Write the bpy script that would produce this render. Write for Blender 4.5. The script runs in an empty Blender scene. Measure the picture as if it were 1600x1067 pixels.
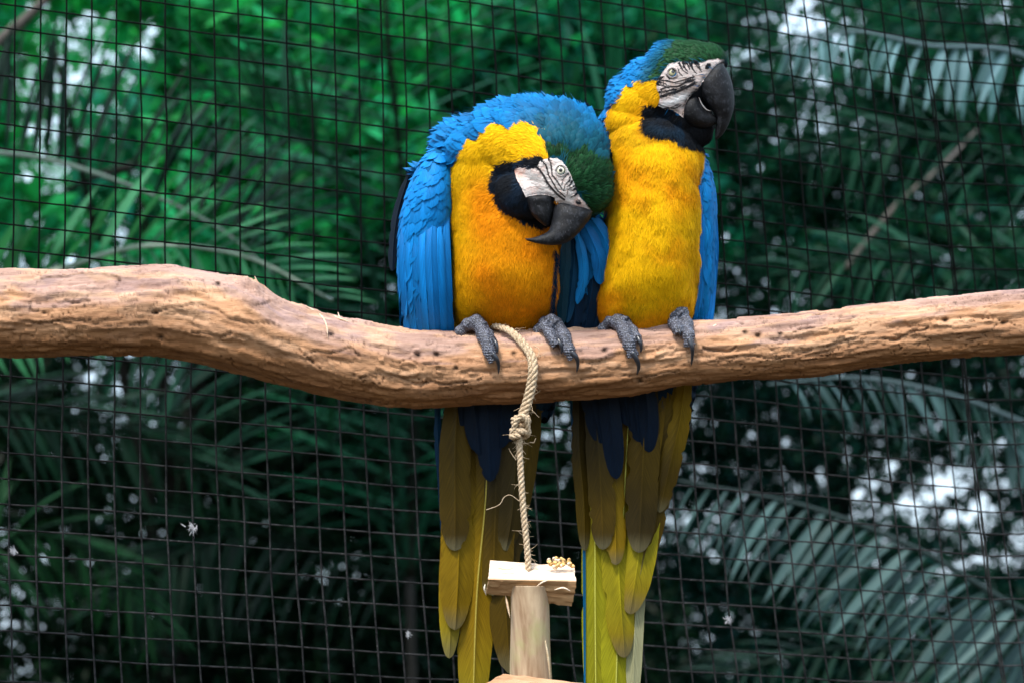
import bpy, math, random
import numpy as np
from mathutils import Vector, Matrix
from mathutils.bvhtree import BVHTree

random.seed(7)
RNG = np.random.default_rng(11)
sc = bpy.context.scene
COL = sc.collection

# ------------------------------------------------------------------ camera, sky, sun, exposure
D = 2.5                       # metres from the lens to the perch
K = 1.28 / 1600               # metres per photo pixel at the perch
PITCH, ROLL = math.radians(10.0), math.radians(2.9)
F = np.array([0.0, math.cos(PITCH), math.sin(PITCH)])
R0 = np.array([1.0, 0.0, 0.0]); U0 = np.cross(R0, F)
RT = R0 * math.cos(ROLL) - U0 * math.sin(ROLL)
UP = U0 * math.cos(ROLL) + R0 * math.sin(ROLL)
CAM = np.array([0.0, -2.46, 1.62])

cam_d = bpy.data.cameras.new('camera'); cam = bpy.data.objects.new('camera', cam_d); COL.objects.link(cam)
m = Matrix.Identity(4)
for i in range(3):
    m[i][0], m[i][1], m[i][2], m[i][3] = RT[i], UP[i], -F[i], CAM[i]
cam.matrix_world = m
cam_d.sensor_width = 36; cam_d.lens = 36 * D / 1.28; cam_d.clip_end = 400; cam_d.clip_start = 0.05
cam_d.dof.use_dof = True; cam_d.dof.focus_distance = D + 0.03; cam_d.dof.aperture_fstop = 4.5
cam_d.dof.aperture_blades = 0
sc.camera = cam

SUN_EL, SUN_AZ = math.radians(52), math.radians(200)     # light falls from above and in front of the birds
world = bpy.data.worlds.new('World'); sc.world = world; world.use_nodes = True
wn = world.node_tree; bg = wn.nodes['Background']
sky = wn.nodes.new('ShaderNodeTexSky'); sky.sky_type = 'NISHITA'; sky.sun_disc = False
sky.sun_elevation = SUN_EL; sky.sun_rotation = SUN_AZ; sky.air_density = 1.0; sky.dust_density = 5.0; sky.ozone_density = 1.0
veil = wn.nodes.new('ShaderNodeMix'); veil.data_type = 'RGBA'; veil.inputs[0].default_value = 0.6   # thin even white cloud over the whole sky
wn.links.new(sky.outputs[0], veil.inputs[6]); veil.inputs[7].default_value = (7.3, 9.2, 10.9, 1); wn.links.new(veil.outputs[2], bg.inputs[0]); bg.inputs[1].default_value = 0.15
sd = bpy.data.lights.new('sun', 'SUN'); sd.energy = 2.8; sd.angle = math.radians(10); sd.color = (1.0, 0.93, 0.84)
sun = bpy.data.objects.new('sun', sd); COL.objects.link(sun)
to_sun = Vector((math.sin(SUN_AZ) * math.cos(SUN_EL), math.cos(SUN_AZ) * math.cos(SUN_EL), math.sin(SUN_EL)))
sun.rotation_euler = to_sun.to_track_quat('Z', 'Y').to_euler(); sun.location = (0, -1, 6)
sc.view_settings.view_transform = 'Standard'; sc.view_settings.look = 'None'
sc.view_settings.gamma = 1.0; sc.view_settings.use_curve_mapping = False
sc.view_settings.exposure = 0.76
sc.cycles.use_denoising = True
sc.cycles.max_bounces = 6; sc.cycles.diffuse_bounces = 3; sc.cycles.transparent_max_bounces = 8

# ------------------------------------------------------------------ geometry helpers
def P(px, py, y=0.0):
    """world point at depth D+y that stands where the photo shows (px, py)"""
    px = np.asarray(px, float); py = np.asarray(py, float); y = np.asarray(y, float)
    s = K * (D + y) / D
    X = (px - 800) * s; Z = (533.5 - py) * s
    return CAM + X[..., None] * RT + Z[..., None] * UP + (D + y)[..., None] * F

def to_px(w):
    v = np.asarray(w) - CAM
    d = v @ F
    return 800 + (v @ RT) * D / d / K, 533.5 - (v @ UP) * D / d / K, d - D

def nrm(v):
    v = np.asarray(v, float)
    return v / np.maximum(np.linalg.norm(v, axis=-1, keepdims=True), 1e-12)

def hash3(ix, iy, iz, seed):
    n = (ix * 374761393 + iy * 668265263 + iz * 2147483647 + seed * 1274126177) & 0xFFFFFFFF
    n = ((n ^ (n >> 13)) * 1274126177) & 0xFFFFFFFF
    n = n ^ (n >> 16)
    return (n & 0xFFFF) / 65535.0

def vnoise(p, seed=0):
    p = np.asarray(p, float); i = np.floor(p).astype(np.int64); f = p - i; f = f * f * (3 - 2 * f)
    r = 0
    for dx in (0, 1):
        for dy in (0, 1):
            for dz in (0, 1):
                w = (f[..., 0] if dx else 1 - f[..., 0]) * (f[..., 1] if dy else 1 - f[..., 1]) * (f[..., 2] if dz else 1 - f[..., 2])
                r = r + w * hash3(i[..., 0] + dx, i[..., 1] + dy, i[..., 2] + dz, seed)
    return r

def fbm(p, seed=0, oct=4):
    a, r, t = 0.5, 0, 0
    p = np.asarray(p, float)
    for k in range(oct):
        r = r + a * vnoise(p, seed + 17 * k); t += a; a *= 0.5; p = p * 2.03 + 5.1
    return r / t

def in_poly(px, py, poly):
    poly = np.asarray(poly, float); r = np.zeros(np.shape(px), bool)
    n = len(poly); j = n - 1
    for i in range(n):
        xi, yi = poly[i]; xj, yj = poly[j]
        c = ((yi > py) != (yj > py)) & (px < (xj - xi) * (py - yi) / (yj - yi + 1e-12) + xi)
        r ^= c; j = i
    return r

def seg_dist(px, py, line):
    line = np.asarray(line, float); best = np.full(np.shape(px), 1e9)
    for a, b in zip(line[:-1], line[1:]):
        d = b - a; t = np.clip(((px - a[0]) * d[0] + (py - a[1]) * d[1]) / (d @ d + 1e-12), 0, 1)
        best = np.minimum(best, np.hypot(px - a[0] - t * d[0], py - a[1] - t * d[1]))
    return best

def poly_dist(px, py, poly):
    d = seg_dist(px, py, list(poly) + [poly[0]])
    return np.where(in_poly(px, py, poly), -d, d)

def sstep(a, b, x):
    t = np.clip((x - a) / (b - a), 0, 1); return t * t * (3 - 2 * t)

def cr(pts, n):
    """smooth resampling of control rows"""
    p = np.asarray(pts, float)
    if len(p) == 2: p = np.array([p[0], (p[0] + p[1]) / 2, p[1]])
    q = np.vstack([2 * p[0] - p[1], p, 2 * p[-1] - p[-2]])
    t = np.linspace(0, len(p) - 1 - 1e-9, n); i = t.astype(int); f = (t - i)[:, None]
    a, b, c, d = q[i], q[i + 1], q[i + 2], q[i + 3]
    return 0.5 * (2 * b + (c - a) * f + (2 * a - 5 * b + 4 * c - d) * f ** 2 + (3 * b - a - 3 * c + d) * f ** 3)

def mesh_np(name, verts, faces_flat, sizes, col=None, uv=None, sn=None, smooth=True):
    me = bpy.data.meshes.new(name)
    verts = np.asarray(verts, np.float32); faces_flat = np.asarray(faces_flat, np.int32)
    me.vertices.add(len(verts)); me.vertices.foreach_set('co', verts.ravel())
    me.loops.add(len(faces_flat)); me.loops.foreach_set('vertex_index', faces_flat)
    if np.isscalar(sizes): sizes = np.full(len(faces_flat) // sizes, sizes, np.int32)
    sizes = np.asarray(sizes, np.int32)
    me.polygons.add(len(sizes))
    st = np.zeros(len(sizes), np.int32); st[1:] = np.cumsum(sizes)[:-1]
    me.polygons.foreach_set('loop_start', st)
    me.update(calc_edges=True); me.validate()
    if col is not None:
        c = np.ones((len(verts), 4), np.float32); c[:, :3] = col
        at = me.attributes.new('Col', 'FLOAT_COLOR', 'POINT'); at.data.foreach_set('color', c.ravel())
    if sn is not None:
        at = me.attributes.new('sn', 'FLOAT_VECTOR', 'POINT'); at.data.foreach_set('vector', np.asarray(sn, np.float32).ravel())
    if uv is not None:
        at = me.attributes.new('fuv', 'FLOAT_VECTOR', 'POINT')
        u3 = np.zeros((len(verts), 3), np.float32); u3[:, :2] = uv; at.data.foreach_set('vector', u3.ravel())
    me.polygons.foreach_set('use_smooth', np.full(len(me.polygons), smooth))
    return me

def link(name, me, mat, parent=None, loc=None):
    """link a mesh given in world coordinates; its origin goes to loc (or the parent's place)"""
    o = bpy.data.objects.new(name, me); COL.objects.link(o)
    if mat is not None:
        for mm in (mat if isinstance(mat, (list, tuple)) else [mat]): me.materials.append(mm)
    org = np.zeros(3)
    if parent is not None:
        o.parent = parent; q = parent
        while q is not None: org += np.array(q.location); q = q.parent
    elif loc is not None:
        o.location = loc; org = np.array(loc, float)
    n = len(me.vertices); co = np.empty(n * 3, np.float32); me.vertices.foreach_get('co', co)
    co = co.reshape(-1, 3) - org.astype(np.float32); me.vertices.foreach_set('co', co.ravel()); me.update()
    return o

def tag(o, label=None, cat=None, group=None, kind=None):
    if label: o['label'] = label
    if cat: o['category'] = cat
    if group: o['group'] = group
    if kind: o['kind'] = kind
    return o

def empty(name, loc):
    o = bpy.data.objects.new(name, None); o.empty_display_size = 0.02; COL.objects.link(o); o.location = [float(v) for v in loc]; return o

class MB:
    def __init__(s): s.v = []; s.f = []; s.s = []; s.c = []; s.u = []; s.n = 0
    def add(s, v, f, size=4, col=(1, 1, 1), uv=None):
        v = np.asarray(v, float).reshape(-1, 3); f = np.asarray(f, int).ravel() + s.n
        s.v.append(v); s.f.append(f); s.s.append(np.full(len(f) // size, size))
        c = np.asarray(col, float); s.c.append(np.broadcast_to(c, (len(v), 3)) if c.ndim == 1 else c)
        s.u.append(np.zeros((len(v), 2)) if uv is None else uv); s.n += len(v); return s
    def mesh(s, name, smooth=True):
        return mesh_np(name, np.vstack(s.v), np.concatenate(s.f), np.concatenate(s.s), np.vstack(s.c), np.vstack(s.u), None, smooth)
    def loft(s, rings, col=(1, 1, 1), cap=True):
        rings = np.asarray(rings, float); n, mm = rings.shape[:2]
        i = np.arange(n - 1)[:, None] * mm; j = np.arange(mm)[None]; j2 = (j + 1) % mm
        f = np.stack([i + j, i + j2, i + mm + j2, i + mm + j], -1)
        c = np.asarray(col, float)
        if c.ndim == 2: c = np.repeat(c, mm, 0)
        uv = np.stack(np.meshgrid(np.arange(n) / max(n - 1, 1), np.arange(mm) / mm, indexing='ij'), -1).reshape(-1, 2)
        b = s.n; s.add(rings, f, 4, c, uv)
        if cap:
            for k, e in ((0, rings[0]), (n - 1, rings[-1])):
                cc = e.mean(0); a = b + k * mm
                s.v.append(cc[None]); s.c.append(c[:1] if c.ndim == 2 else c[None]); s.u.append(np.zeros((1, 2)))
                idx = np.arange(mm); nx = (idx + 1) % mm
                tri = np.stack([a + idx, a + nx, np.full(mm, s.n)], -1) if k else np.stack([a + nx, a + idx, np.full(mm, s.n)], -1)
                s.f.append(tri.ravel()); s.s.append(np.full(mm, 3)); s.n += 1
        return s

def tube_rings(pts, rad, m=10, ref=None):
    pts = np.asarray(pts, float); n = len(pts); rad = np.broadcast_to(np.asarray(rad, float), (n,))
    t = nrm(np.gradient(pts, axis=0)); a = np.array(ref if ref is not None else F, float)
    u = nrm(np.cross(t, a)); out = []
    th = np.linspace(0, 2 * np.pi, m, endpoint=False)
    v = nrm(np.cross(t, u))
    return pts[:, None] + rad[:, None, None] * (np.cos(th)[None, :, None] * u[:, None] + np.sin(th)[None, :, None] * v[:, None])

def pair_rings(st, n, m=24, power=1.0):
    """stations (ax, ay, bx, by, y, half depth px) -> rings of an ellipse-like section"""
    s = cr(st, n); th = np.linspace(0, 2 * np.pi, m, endpoint=False)
    a = s[:, 0:2]; b = s[:, 2:4]; c = (a + b) / 2; h = (b - a) / 2
    ct, stt = np.cos(th), np.sin(th)
    if power != 1.0:
        ct = np.sign(ct) * np.abs(ct) ** power; stt = np.sign(stt) * np.abs(stt) ** power
    px = c[:, 0:1] + h[:, 0:1] * ct; py = c[:, 1:2] + h[:, 1:2] * ct
    y = s[:, 4:5] + s[:, 5:6] * K * stt
    return P(px, py, y)

def ellipsoid(mb, px, py, y, rx, rz, ry, ang=0, nu=24, nv=16, col=(1, 1, 1)):
    ph = np.linspace(0.02, np.pi - 0.02, nv); th = np.linspace(0, 2 * np.pi, nu, endpoint=False)
    pp, tt = np.meshgrid(ph, th, indexing='ij')
    ex = np.sin(pp) * np.cos(tt) * rx; ez = np.cos(pp) * rz; ey = np.sin(pp) * np.sin(tt) * ry * K
    ca, sa = math.cos(ang), math.sin(ang)
    mb.loft(P(px + ex * ca - ez * sa, py - (ex * sa + ez * ca), y + ey), col)

def remesh(mb, voxel, smooth=4):
    me = mb.mesh('tmp'); o = bpy.data.objects.new('tmp', me); COL.objects.link(o)
    r = o.modifiers.new('r', 'REMESH'); r.mode = 'VOXEL'; r.voxel_size = voxel
    if smooth:
        s = o.modifiers.new('s', 'SMOOTH'); s.iterations = smooth; s.factor = 0.6
    dg = bpy.context.evaluated_depsgraph_get(); ev = o.evaluated_get(dg)
    m2 = bpy.data.meshes.new_from_object(ev)
    bpy.data.objects.remove(o); bpy.data.meshes.remove(me)
    nv = len(m2.vertices); v = np.empty(nv * 3, np.float32); m2.vertices.foreach_get('co', v); v = v.reshape(-1, 3).astype(float)
    m2.calc_loop_triangles(); nt = len(m2.loop_triangles); t = np.empty(nt * 3, np.int32); m2.loop_triangles.foreach_get('vertices', t)
    t = t.reshape(-1, 3); bpy.data.meshes.remove(m2)
    fn = np.cross(v[t[:, 1]] - v[t[:, 0]], v[t[:, 2]] - v[t[:, 0]])
    vn = np.zeros_like(v)
    for k in range(3): np.add.at(vn, t[:, k], fn)
    return v, t, nrm(vn)

def sample(v, t, vn, density, rng):
    a = 0.5 * np.linalg.norm(np.cross(v[t[:, 1]] - v[t[:, 0]], v[t[:, 2]] - v[t[:, 0]]), axis=1)
    n = int(a.sum() * density); k = rng.choice(len(t), n, p=a / a.sum())
    r1 = np.sqrt(rng.random(n)); r2 = rng.random(n); w = np.stack([1 - r1, r1 * (1 - r2), r1 * r2], -1)
    p = (v[t[k]] * w[..., None]).sum(1); nn = nrm((vn[t[k]] * w[..., None]).sum(1))
    return p, nn

# ------------------------------------------------------------------ materials
def mat_new(name, rough=0.6, spec=0.4):
    mt = bpy.data.materials.new(name); mt.use_nodes = True; nt = mt.node_tree
    b = nt.nodes['Principled BSDF']; b.inputs['Roughness'].default_value = rough
    b.inputs['Specular IOR Level'].default_value = spec
    return mt, nt, b

def N(nt, typ, **kw):
    n = nt.nodes.new(typ)
    for k, v in kw.items():
        if k in n.inputs.keys(): n.inputs[k].default_value = v
        else: setattr(n, k, v)
    return n

def attr(nt, name): return N(nt, 'ShaderNodeAttribute', attribute_name=name)

def mixc(nt, fac, a, b, mode='MIX'):
    n = nt.nodes.new('ShaderNodeMix'); n.data_type = 'RGBA'; n.blend_type = mode
    for s, v in ((n.inputs[0], fac), (n.inputs[6], a), (n.inputs[7], b)):
        if hasattr(v, 'is_linked') or hasattr(v, 'links'): nt.links.new(v, s)
        elif isinstance(v, (int, float)): s.default_value = v
        else: s.default_value = (*v, 1) if len(v) == 3 else v
    return n.outputs[2]

def ramp(nt, fac, stops):
    n = nt.nodes.new('ShaderNodeValToRGB'); nt.links.new(fac, n.inputs[0]); e = n.color_ramp.elements
    while len(e) < len(stops): e.new(0.5)
    for k, (p, c) in enumerate(stops):
        e[k].position = p; e[k].color = (c, c, c, 1) if isinstance(c, (int, float)) else (*c, 1)
    return n.outputs[0]

def noise(nt, scale, detail=4, vec=None, rough=0.55):
    n = N(nt, 'ShaderNodeTexNoise'); n.inputs['Scale'].default_value = scale; n.inputs['Detail'].default_value = detail; n.inputs['Roughness'].default_value = rough
    if vec is not None: nt.links.new(vec, n.inputs['Vector'])
    return n.outputs['Fac']

def bump(nt, b, h, strength=0.3, dist=0.001):
    n = N(nt, 'ShaderNodeBump'); n.inputs['Strength'].default_value = strength; n.inputs['Distance'].default_value = dist
    nt.links.new(h, n.inputs['Height']); nt.links.new(n.outputs[0], b.inputs['Normal']); return n

def objvec(nt, scale=(1, 1, 1)):
    tc = N(nt, 'ShaderNodeTexCoord'); mp = N(nt, 'ShaderNodeMapping'); mp.inputs['Scale'].default_value = scale
    nt.links.new(tc.outputs['Object'], mp.inputs['Vector']); return mp.outputs[0]

def feather_material(name, barbs=True, soft=False, rough=0.55):
    mt, nt, b = mat_new(name, rough, 0.12)
    c = attr(nt, 'Col').outputs['Color']
    if barbs:
        fu = attr(nt, 'fuv').outputs['Vector']; sp = N(nt, 'ShaderNodeSeparateXYZ'); nt.links.new(fu, sp.inputs[0])
        ab = N(nt, 'ShaderNodeMath', operation='ABSOLUTE'); nt.links.new(sp.outputs[0], ab.inputs[0])
        m1 = N(nt, 'ShaderNodeMath', operation='MULTIPLY_ADD'); nt.links.new(ab.outputs[0], m1.inputs[0]); m1.inputs[1].default_value = -1.0
        nt.links.new(sp.outputs[1], m1.inputs[2])
        cv = N(nt, 'ShaderNodeCombineXYZ'); nt.links.new(m1.outputs[0], cv.inputs[0]); nt.links.new(sp.outputs[0], cv.inputs[1])
        mp = N(nt, 'ShaderNodeMapping'); mp.inputs['Scale'].default_value = (30, 1.5, 1); nt.links.new(cv.outputs[0], mp.inputs[0])
        nz = noise(nt, 1.0, 3, mp.outputs[0])
        c = mixc(nt, 1.0, c, ramp(nt, nz, [(0.25, 0.5), (0.75, 1.3)]), 'MULTIPLY')
        bump(nt, b, nz, 0.35, 0.0006)
    if soft:
        nt.links.new(attr(nt, 'sn').outputs['Vector'], b.inputs['Normal'])
    nt.links.new(c, b.inputs['Base Color'])
    b.inputs['Sheen Weight'].default_value = 0.0
    return mt

M = {}
M['contour'] = feather_material('contour_feather', True, True, 0.6)
M['fluff'] = feather_material('fluff', False, True, 0.75)
M['quill'] = feather_material('flight_feather', True, False, 0.45)
mt, nt, b = mat_new('under_plumage', 0.8, 0.1); nt.links.new(attr(nt, 'Col').outputs[0], b.inputs['Base Color']); M['under'] = mt

mt, nt, b = mat_new('face_skin', 0.55, 0.3)
v = objvec(nt); nz = noise(nt, 700, 5, v); nt.links.new(mixc(nt, 1.0, attr(nt, 'Col').outputs[0], ramp(nt, nz, [(0.2, 0.72), (0.7, 1.1)]), 'MULTIPLY'), b.inputs['Base Color'])
bump(nt, b, nz, 0.5, 0.0008); b.inputs['Subsurface Weight'].default_value = 0.1; b.inputs['Subsurface Radius'].default_value = (0.003, 0.001, 0.001); M['skin'] = mt

mt, nt, b = mat_new('beak_horn', 0.5, 0.22)
v = objvec(nt); nz = noise(nt, 130, 10, v, 0.8); n2 = noise(nt, 700, 4, objvec(nt, (1, 1, .35)))
sc_ = ramp(nt, nz, [(0.50, 0.0), (0.66, 1.0)])
c = mixc(nt, sc_, (0.002, 0.0025, 0.004), (0.028, 0.031, 0.040)); c = mixc(nt, ramp(nt, n2, [(0.62, 0.0), (0.74, 0.6)]), c, (0.16, 0.16, 0.175))
nt.links.new(mixc(nt, 1.0, c, attr(nt, 'Col').outputs[0], 'MULTIPLY'), b.inputs['Base Color'])
nt.links.new(ramp(nt, nz, [(0.3, 0.42), (0.7, 0.7)]), b.inputs['Roughness']); bump(nt, b, nz, 0.7, 0.0012); M['beak'] = mt

mt, nt, b = mat_new('eye', 0.08, 0.6); nt.links.new(attr(nt, 'Col').outputs[0], b.inputs['Base Color']); b.inputs['Coat Weight'].default_value = 0.6; M['eye'] = mt

mt, nt, b = mat_new('foot_scales', 0.5, 0.45)
v = objvec(nt); vo = N(nt, 'ShaderNodeTexVoronoi'); vo.inputs['Scale'].default_value = 540; nt.links.new(v, vo.inputs['Vector'])
nz = noise(nt, 160, 4, v)
c = mixc(nt, ramp(nt, vo.outputs['Distance'], [(0.15, 0.0), (0.5, 1.0)]), (0.22, 0.24, 0.31), (0.04, 0.042, 0.057))
nt.links.new(mixc(nt, 1.0, c, ramp(nt, nz, [(0.3, 0.6), (0.7, 1.35)]), 'MULTIPLY'), b.inputs['Base Color'])
inv = N(nt, 'ShaderNodeMath', operation='SUBTRACT'); inv.inputs[0].default_value = 1; nt.links.new(vo.outputs['Distance'], inv.inputs[1])
bump(nt, b, inv.outputs[0], 0.9, 0.001); M['foot'] = mt
mt, nt, b = mat_new('claw', 0.3, 0.5); b.inputs['Base Color'].default_value = (0.02, 0.022, 0.03, 1); M['claw'] = mt

mt, nt, b = mat_new('perch_wood', 0.72, 0.25)
v = objvec(nt, (7, 60, 60)); g = noise(nt, 1.0, 8, v, 0.65); v2 = objvec(nt, (30, 120, 120)); g2 = noise(nt, 3.0, 6, v2, 0.6)
c = mixc(nt, 1.0, attr(nt, 'Col').outputs[0], ramp(nt, g, [(0.32, (0.62, 0.55, 0.5)), (0.62, (1.15, 1.15, 1.15))]), 'MULTIPLY')
c = mixc(nt, ramp(nt, g2, [(0.60, 0.0), (0.72, 0.55)]), c, (0.12, 0.05, 0.02))
nt.links.new(c, b.inputs['Base Color'])
ad = N(nt, 'ShaderNodeMath', operation='ADD'); nt.links.new(g, ad.inputs[0]); nt.links.new(g2, ad.inputs[1]); bump(nt, b, ad.outputs[0], 0.6, 0.0018); M['perch'] = mt

mt, nt, b = mat_new('fresh_wood', 0.75, 0.2)
v = objvec(nt, (10, 90, 90)); g = noise(nt, 1.5, 6, v, 0.6)
c = mixc(nt, 1.0, attr(nt, 'Col').outputs[0], ramp(nt, g, [(0.3, (0.72, 0.6, 0.5)), (0.62, (1.08, 1.08, 1.08))]), 'MULTIPLY')
nt.links.new(c, b.inputs['Base Color']); bump(nt, b, g, 0.7, 0.0015); M['wood'] = mt

mt, nt, b = mat_new('stem_wood', 0.5, 0.4)
v = objvec(nt, (60, 60, 6)); g = noise(nt, 1.5, 6, v, 0.6); n2 = noise(nt, 25, 4, objvec(nt))
c = mixc(nt, ramp(nt, g, [(0.35, 0.0), (0.65, 1.0)]), (0.24, 0.15, 0.085), (0.44, 0.325, 0.21)); c = mixc(nt, ramp(nt, n2, [(0.5, 0.0), (0.7, 0.6)]), c, (0.30, 0.31, 0.12))
nt.links.new(c, b.inputs['Base Color']); bump(nt, b, g, 0.5, 0.001); M['stem'] = mt

mt, nt, b = mat_new('rope', 0.8, 0.2)
v = objvec(nt); g = noise(nt, 500, 4, v)
c = mixc(nt, ramp(nt, g, [(0.3, 0.0), (0.7, 1.0)]), (0.30, 0.20, 0.11), (0.66, 0.53, 0.38)); nt.links.new(c, b.inputs['Base Color']); bump(nt, b, g, 0.8, 0.0015); M['rope'] = mt

mt, nt, b = mat_new('galvanised_wire', 0.55, 0.4)
v = objvec(nt); g = noise(nt, 60, 6, v, 0.75); g2 = noise(nt, 400, 2, v)
c = mixc(nt, ramp(nt, g, [(0.4, 0.0), (0.7, 1.0)]), (0.008, 0.008, 0.009), (0.045, 0.045, 0.047)); c = mixc(nt, ramp(nt, g2, [(0.68, 0.0), (0.74, 0.8)]), c, (0.16, 0.16, 0.16))
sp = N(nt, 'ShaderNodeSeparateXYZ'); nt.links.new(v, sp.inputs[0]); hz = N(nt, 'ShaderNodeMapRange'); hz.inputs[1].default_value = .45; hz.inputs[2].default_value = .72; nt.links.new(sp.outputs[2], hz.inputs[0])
c = mixc(nt, hz.outputs[0], c, (.0015, .0015, .0015))   # blacker with height: backlighting painted in; lit grey and specks left on lower wires
nt.links.new(c, b.inputs['Base Color']); b.inputs['Specular IOR Level'].default_value = 0.04; M['wire'] = mt

def leaf_material(name, base, trans, tfac=0.45, rough=0.45):
    mt, nt, b = mat_new(name, rough, 0.14)
    c = mixc(nt, 1.0, attr(nt, 'Col').outputs[0], (*base, 1), 'MULTIPLY'); nt.links.new(c, b.inputs['Base Color'])
    tr = N(nt, 'ShaderNodeBsdfTranslucent'); c2 = mixc(nt, 1.0, attr(nt, 'Col').outputs[0], (*trans, 1), 'MULTIPLY'); nt.links.new(c2, tr.inputs[0])
    mx = N(nt, 'ShaderNodeMixShader'); mx.inputs[0].default_value = tfac
    nt.links.new(b.outputs[0], mx.inputs[1]); nt.links.new(tr.outputs[0], mx.inputs[2])
    nt.links.new(mx.outputs[0], nt.nodes['Material Output'].inputs[0]); return mt
M['leaf'] = leaf_material('leaf', (1, 1, 1), (1.1, 1.5, 0.9))
M['palm'] = leaf_material('palm_leaflet', (1, 1, 1), (0.9, 1.2, 0.7), 0.3, 0.5)
mt, nt, b = mat_new('bark', 0.85, 0.15); g = noise(nt, 12, 6, objvec(nt)); nt.links.new(mixc(nt, g, (0.005, 0.006, 0.005), (0.02, 0.019, 0.017)), b.inputs['Base Color']); bump(nt, b, g, 0.8, 0.02); M['bark'] = mt
mt, nt, b = mat_new('forest_floor', 0.95, 0.1); g = noise(nt, 3, 8, objvec(nt)); nt.links.new(mixc(nt, g, (0.03, 0.026, 0.018), (0.09, 0.075, 0.05)), b.inputs['Base Color']); bump(nt, b, g, 0.6, 0.03); M['ground'] = mt

#SETTING
# ------------------------------------------------------------------ ground
n = 60; gx, gy = np.meshgrid(np.linspace(-1, 1, n), np.linspace(-1, 1, n), indexing='ij')
gx = np.sign(gx) * np.abs(gx) ** 2.2 * 150; gy = np.sign(gy) * np.abs(gy) ** 2.2 * 150
gz = -0.05 + 0.1 * (fbm(np.stack([gx * .4, gy * .4, gx * 0], -1), 3) - 0.5)
ii = (np.arange(n - 1)[:, None] * n + np.arange(n - 1)[None]).ravel()
me = mesh_np('ground', np.stack([gx, gy, gz], -1).reshape(-1, 3), np.stack([ii, ii + n, ii + n + 1, ii + 1], -1).ravel(), 4)
tag(link('ground', me, M['ground'], None, (0, 0, 0)), 'dark earthen ground below the aviary', None, None, 'structure')

# ------------------------------------------------------------------ wire fence (wavy weldmesh, two panels joined at a seam)
def pfit(terms, pts, vals):
    A = np.stack([t(*np.asarray(pts, float).T) for t in terms], -1); return np.linalg.lstsq(A, np.asarray(vals, float), rcond=None)[0]
top = [24,64,103,143,182,220,259,298,335,372,410,447,484,519,557,593,629,665,700,735,769,803,837,872,905,938,972,1004,1036,1068,1102,1134,1165,1198,1228,1259,1288,1319,1346,1375,1403,1432]
bot = {0:23,1:63,2:106,3:150,4:191,5:231,6:274,7:315,8:355,9:394.5,10:437,11:477,12:516,13:555,14:595,15:634,16:674,25:1011,26:1046,27:1083,28:1119,29:1154.5,30:1188,31:1224.5,32:1260,33:1295,34:1330,35:1365,36:1401,37:1434,38:1467,39:1501,40:1532,41:1566}
pt, vl = [], []
for i, x in enumerate(top): pt.append((i, 0)); vl.append(x)
for i, x in bot.items(): pt.append((i, 1067)); vl.append(x)
for i, y, x in [(0,267,20.5),(0,420,17.5),(0,555,16),(0,840,14),(9,267,376),(16,267,638),(32,267,1186),(41,95,1446),(41,221,1461),(41,352,1476),(41,462,1493),(41,557,1505),(41,622,1514),(41,720,1522),(41,793,1527),(41,862,1536),(41,937,1546),(41,1007,1556),(40,200,1430),(40,462,1460),(38,760,1420),(39,760,1458),(40,760,1488),(39,550,1441),(40,550,1473),(3,800,139),(6,800,262),(9,800,381),(12,800,497),(15,800,613)]:
    pt += [(i, y)] * 2; vl += [x] * 2
TX = [lambda i, y, a=a, b_=b_: (i / 40) ** a * (y / 1000) ** b_ for a in range(4) for b_ in range(4) if a + b_ < 5]
cx = pfit(TX, pt, vl)
def wire_x(i, y):
    i = np.asarray(i, float); e = np.maximum(i - 41, 0); i2 = np.minimum(i, 41)
    return sum(c * t(i2, y) for c, t in zip(cx, TX)) + e * (33.3 + 0.002 * y)
left = [6,43,80,117,155,194,232.5,272,310,349,388,427,467,507,547,586,626,666,706.5,747,786,825,864.5,904,944,984.5,1025,1067]
pt, vl = [], []
for j, y in enumerate(left): pt.append((j, 0)); vl.append(y)
for j, y in [(-1,26),(0,62),(1,98),(2,134),(3,171),(4,207),(5,243.5),(20,816),(21,855),(22,893),(23,930.5),(24,969.5),(25,1008),(26,1047.5)]: pt.append((j, 400)); vl.append(y)
for j, y in [(-3,16.5),(-2,51),(-1,85),(0,118.5),(1,151)]: pt.append((j, 800)); vl.append(y)
for j, y in [(19,801),(20,839),(21,876),(22,914),(23,950),(24,987.5),(25,1026),(26,1064)]: pt.append((j, 687)); vl.append(y)
for j, y in [(19,831),(20,867),(21,901),(22,936),(23,970),(24,1006),(25,1043)]: pt.append((j, 1022)); vl.append(y)
for j, y in [(-5,16),(-4,47.5),(-3,80),(-2,112),(-1,144),(0,177),(1,211),(2,246),(18,809.5),(19,845.5),(20,880.5),(21,915),(22,950),(23,984),(24,1019),(25,1055)]: pt.append((j, 1200)); vl.append(y)
for j, y in [(0,210.7),(1,243.6),(2,277),(3,311),(4,345),(5,377),(6,409.6),(7,442),(11,576.6),(12,610),(13,644.6),(14,680),(15,716.6),(16,753),(17,789),(18,826)]: pt.append((j, 1400)); vl.append(y)
for j, x, y in [(-5,1440,62.5),(-4,1446,94),(-3,1452,126),(-2,1456,157.5),(-1,1459,189),(0,1461,221),(18,1531,829),(19,1537,866),(20,1542,902),(22,1551,970),(24,1562,1042)]: pt.append((j, x)); vl.append(y)
TY = [lambda j, x, a=a, b_=b_: (j / 25) ** a * (x / 1500) ** b_ for a in range(4) for b_ in range(4) if a + b_ < 5]
cy = pfit(TY, pt, vl)
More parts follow.
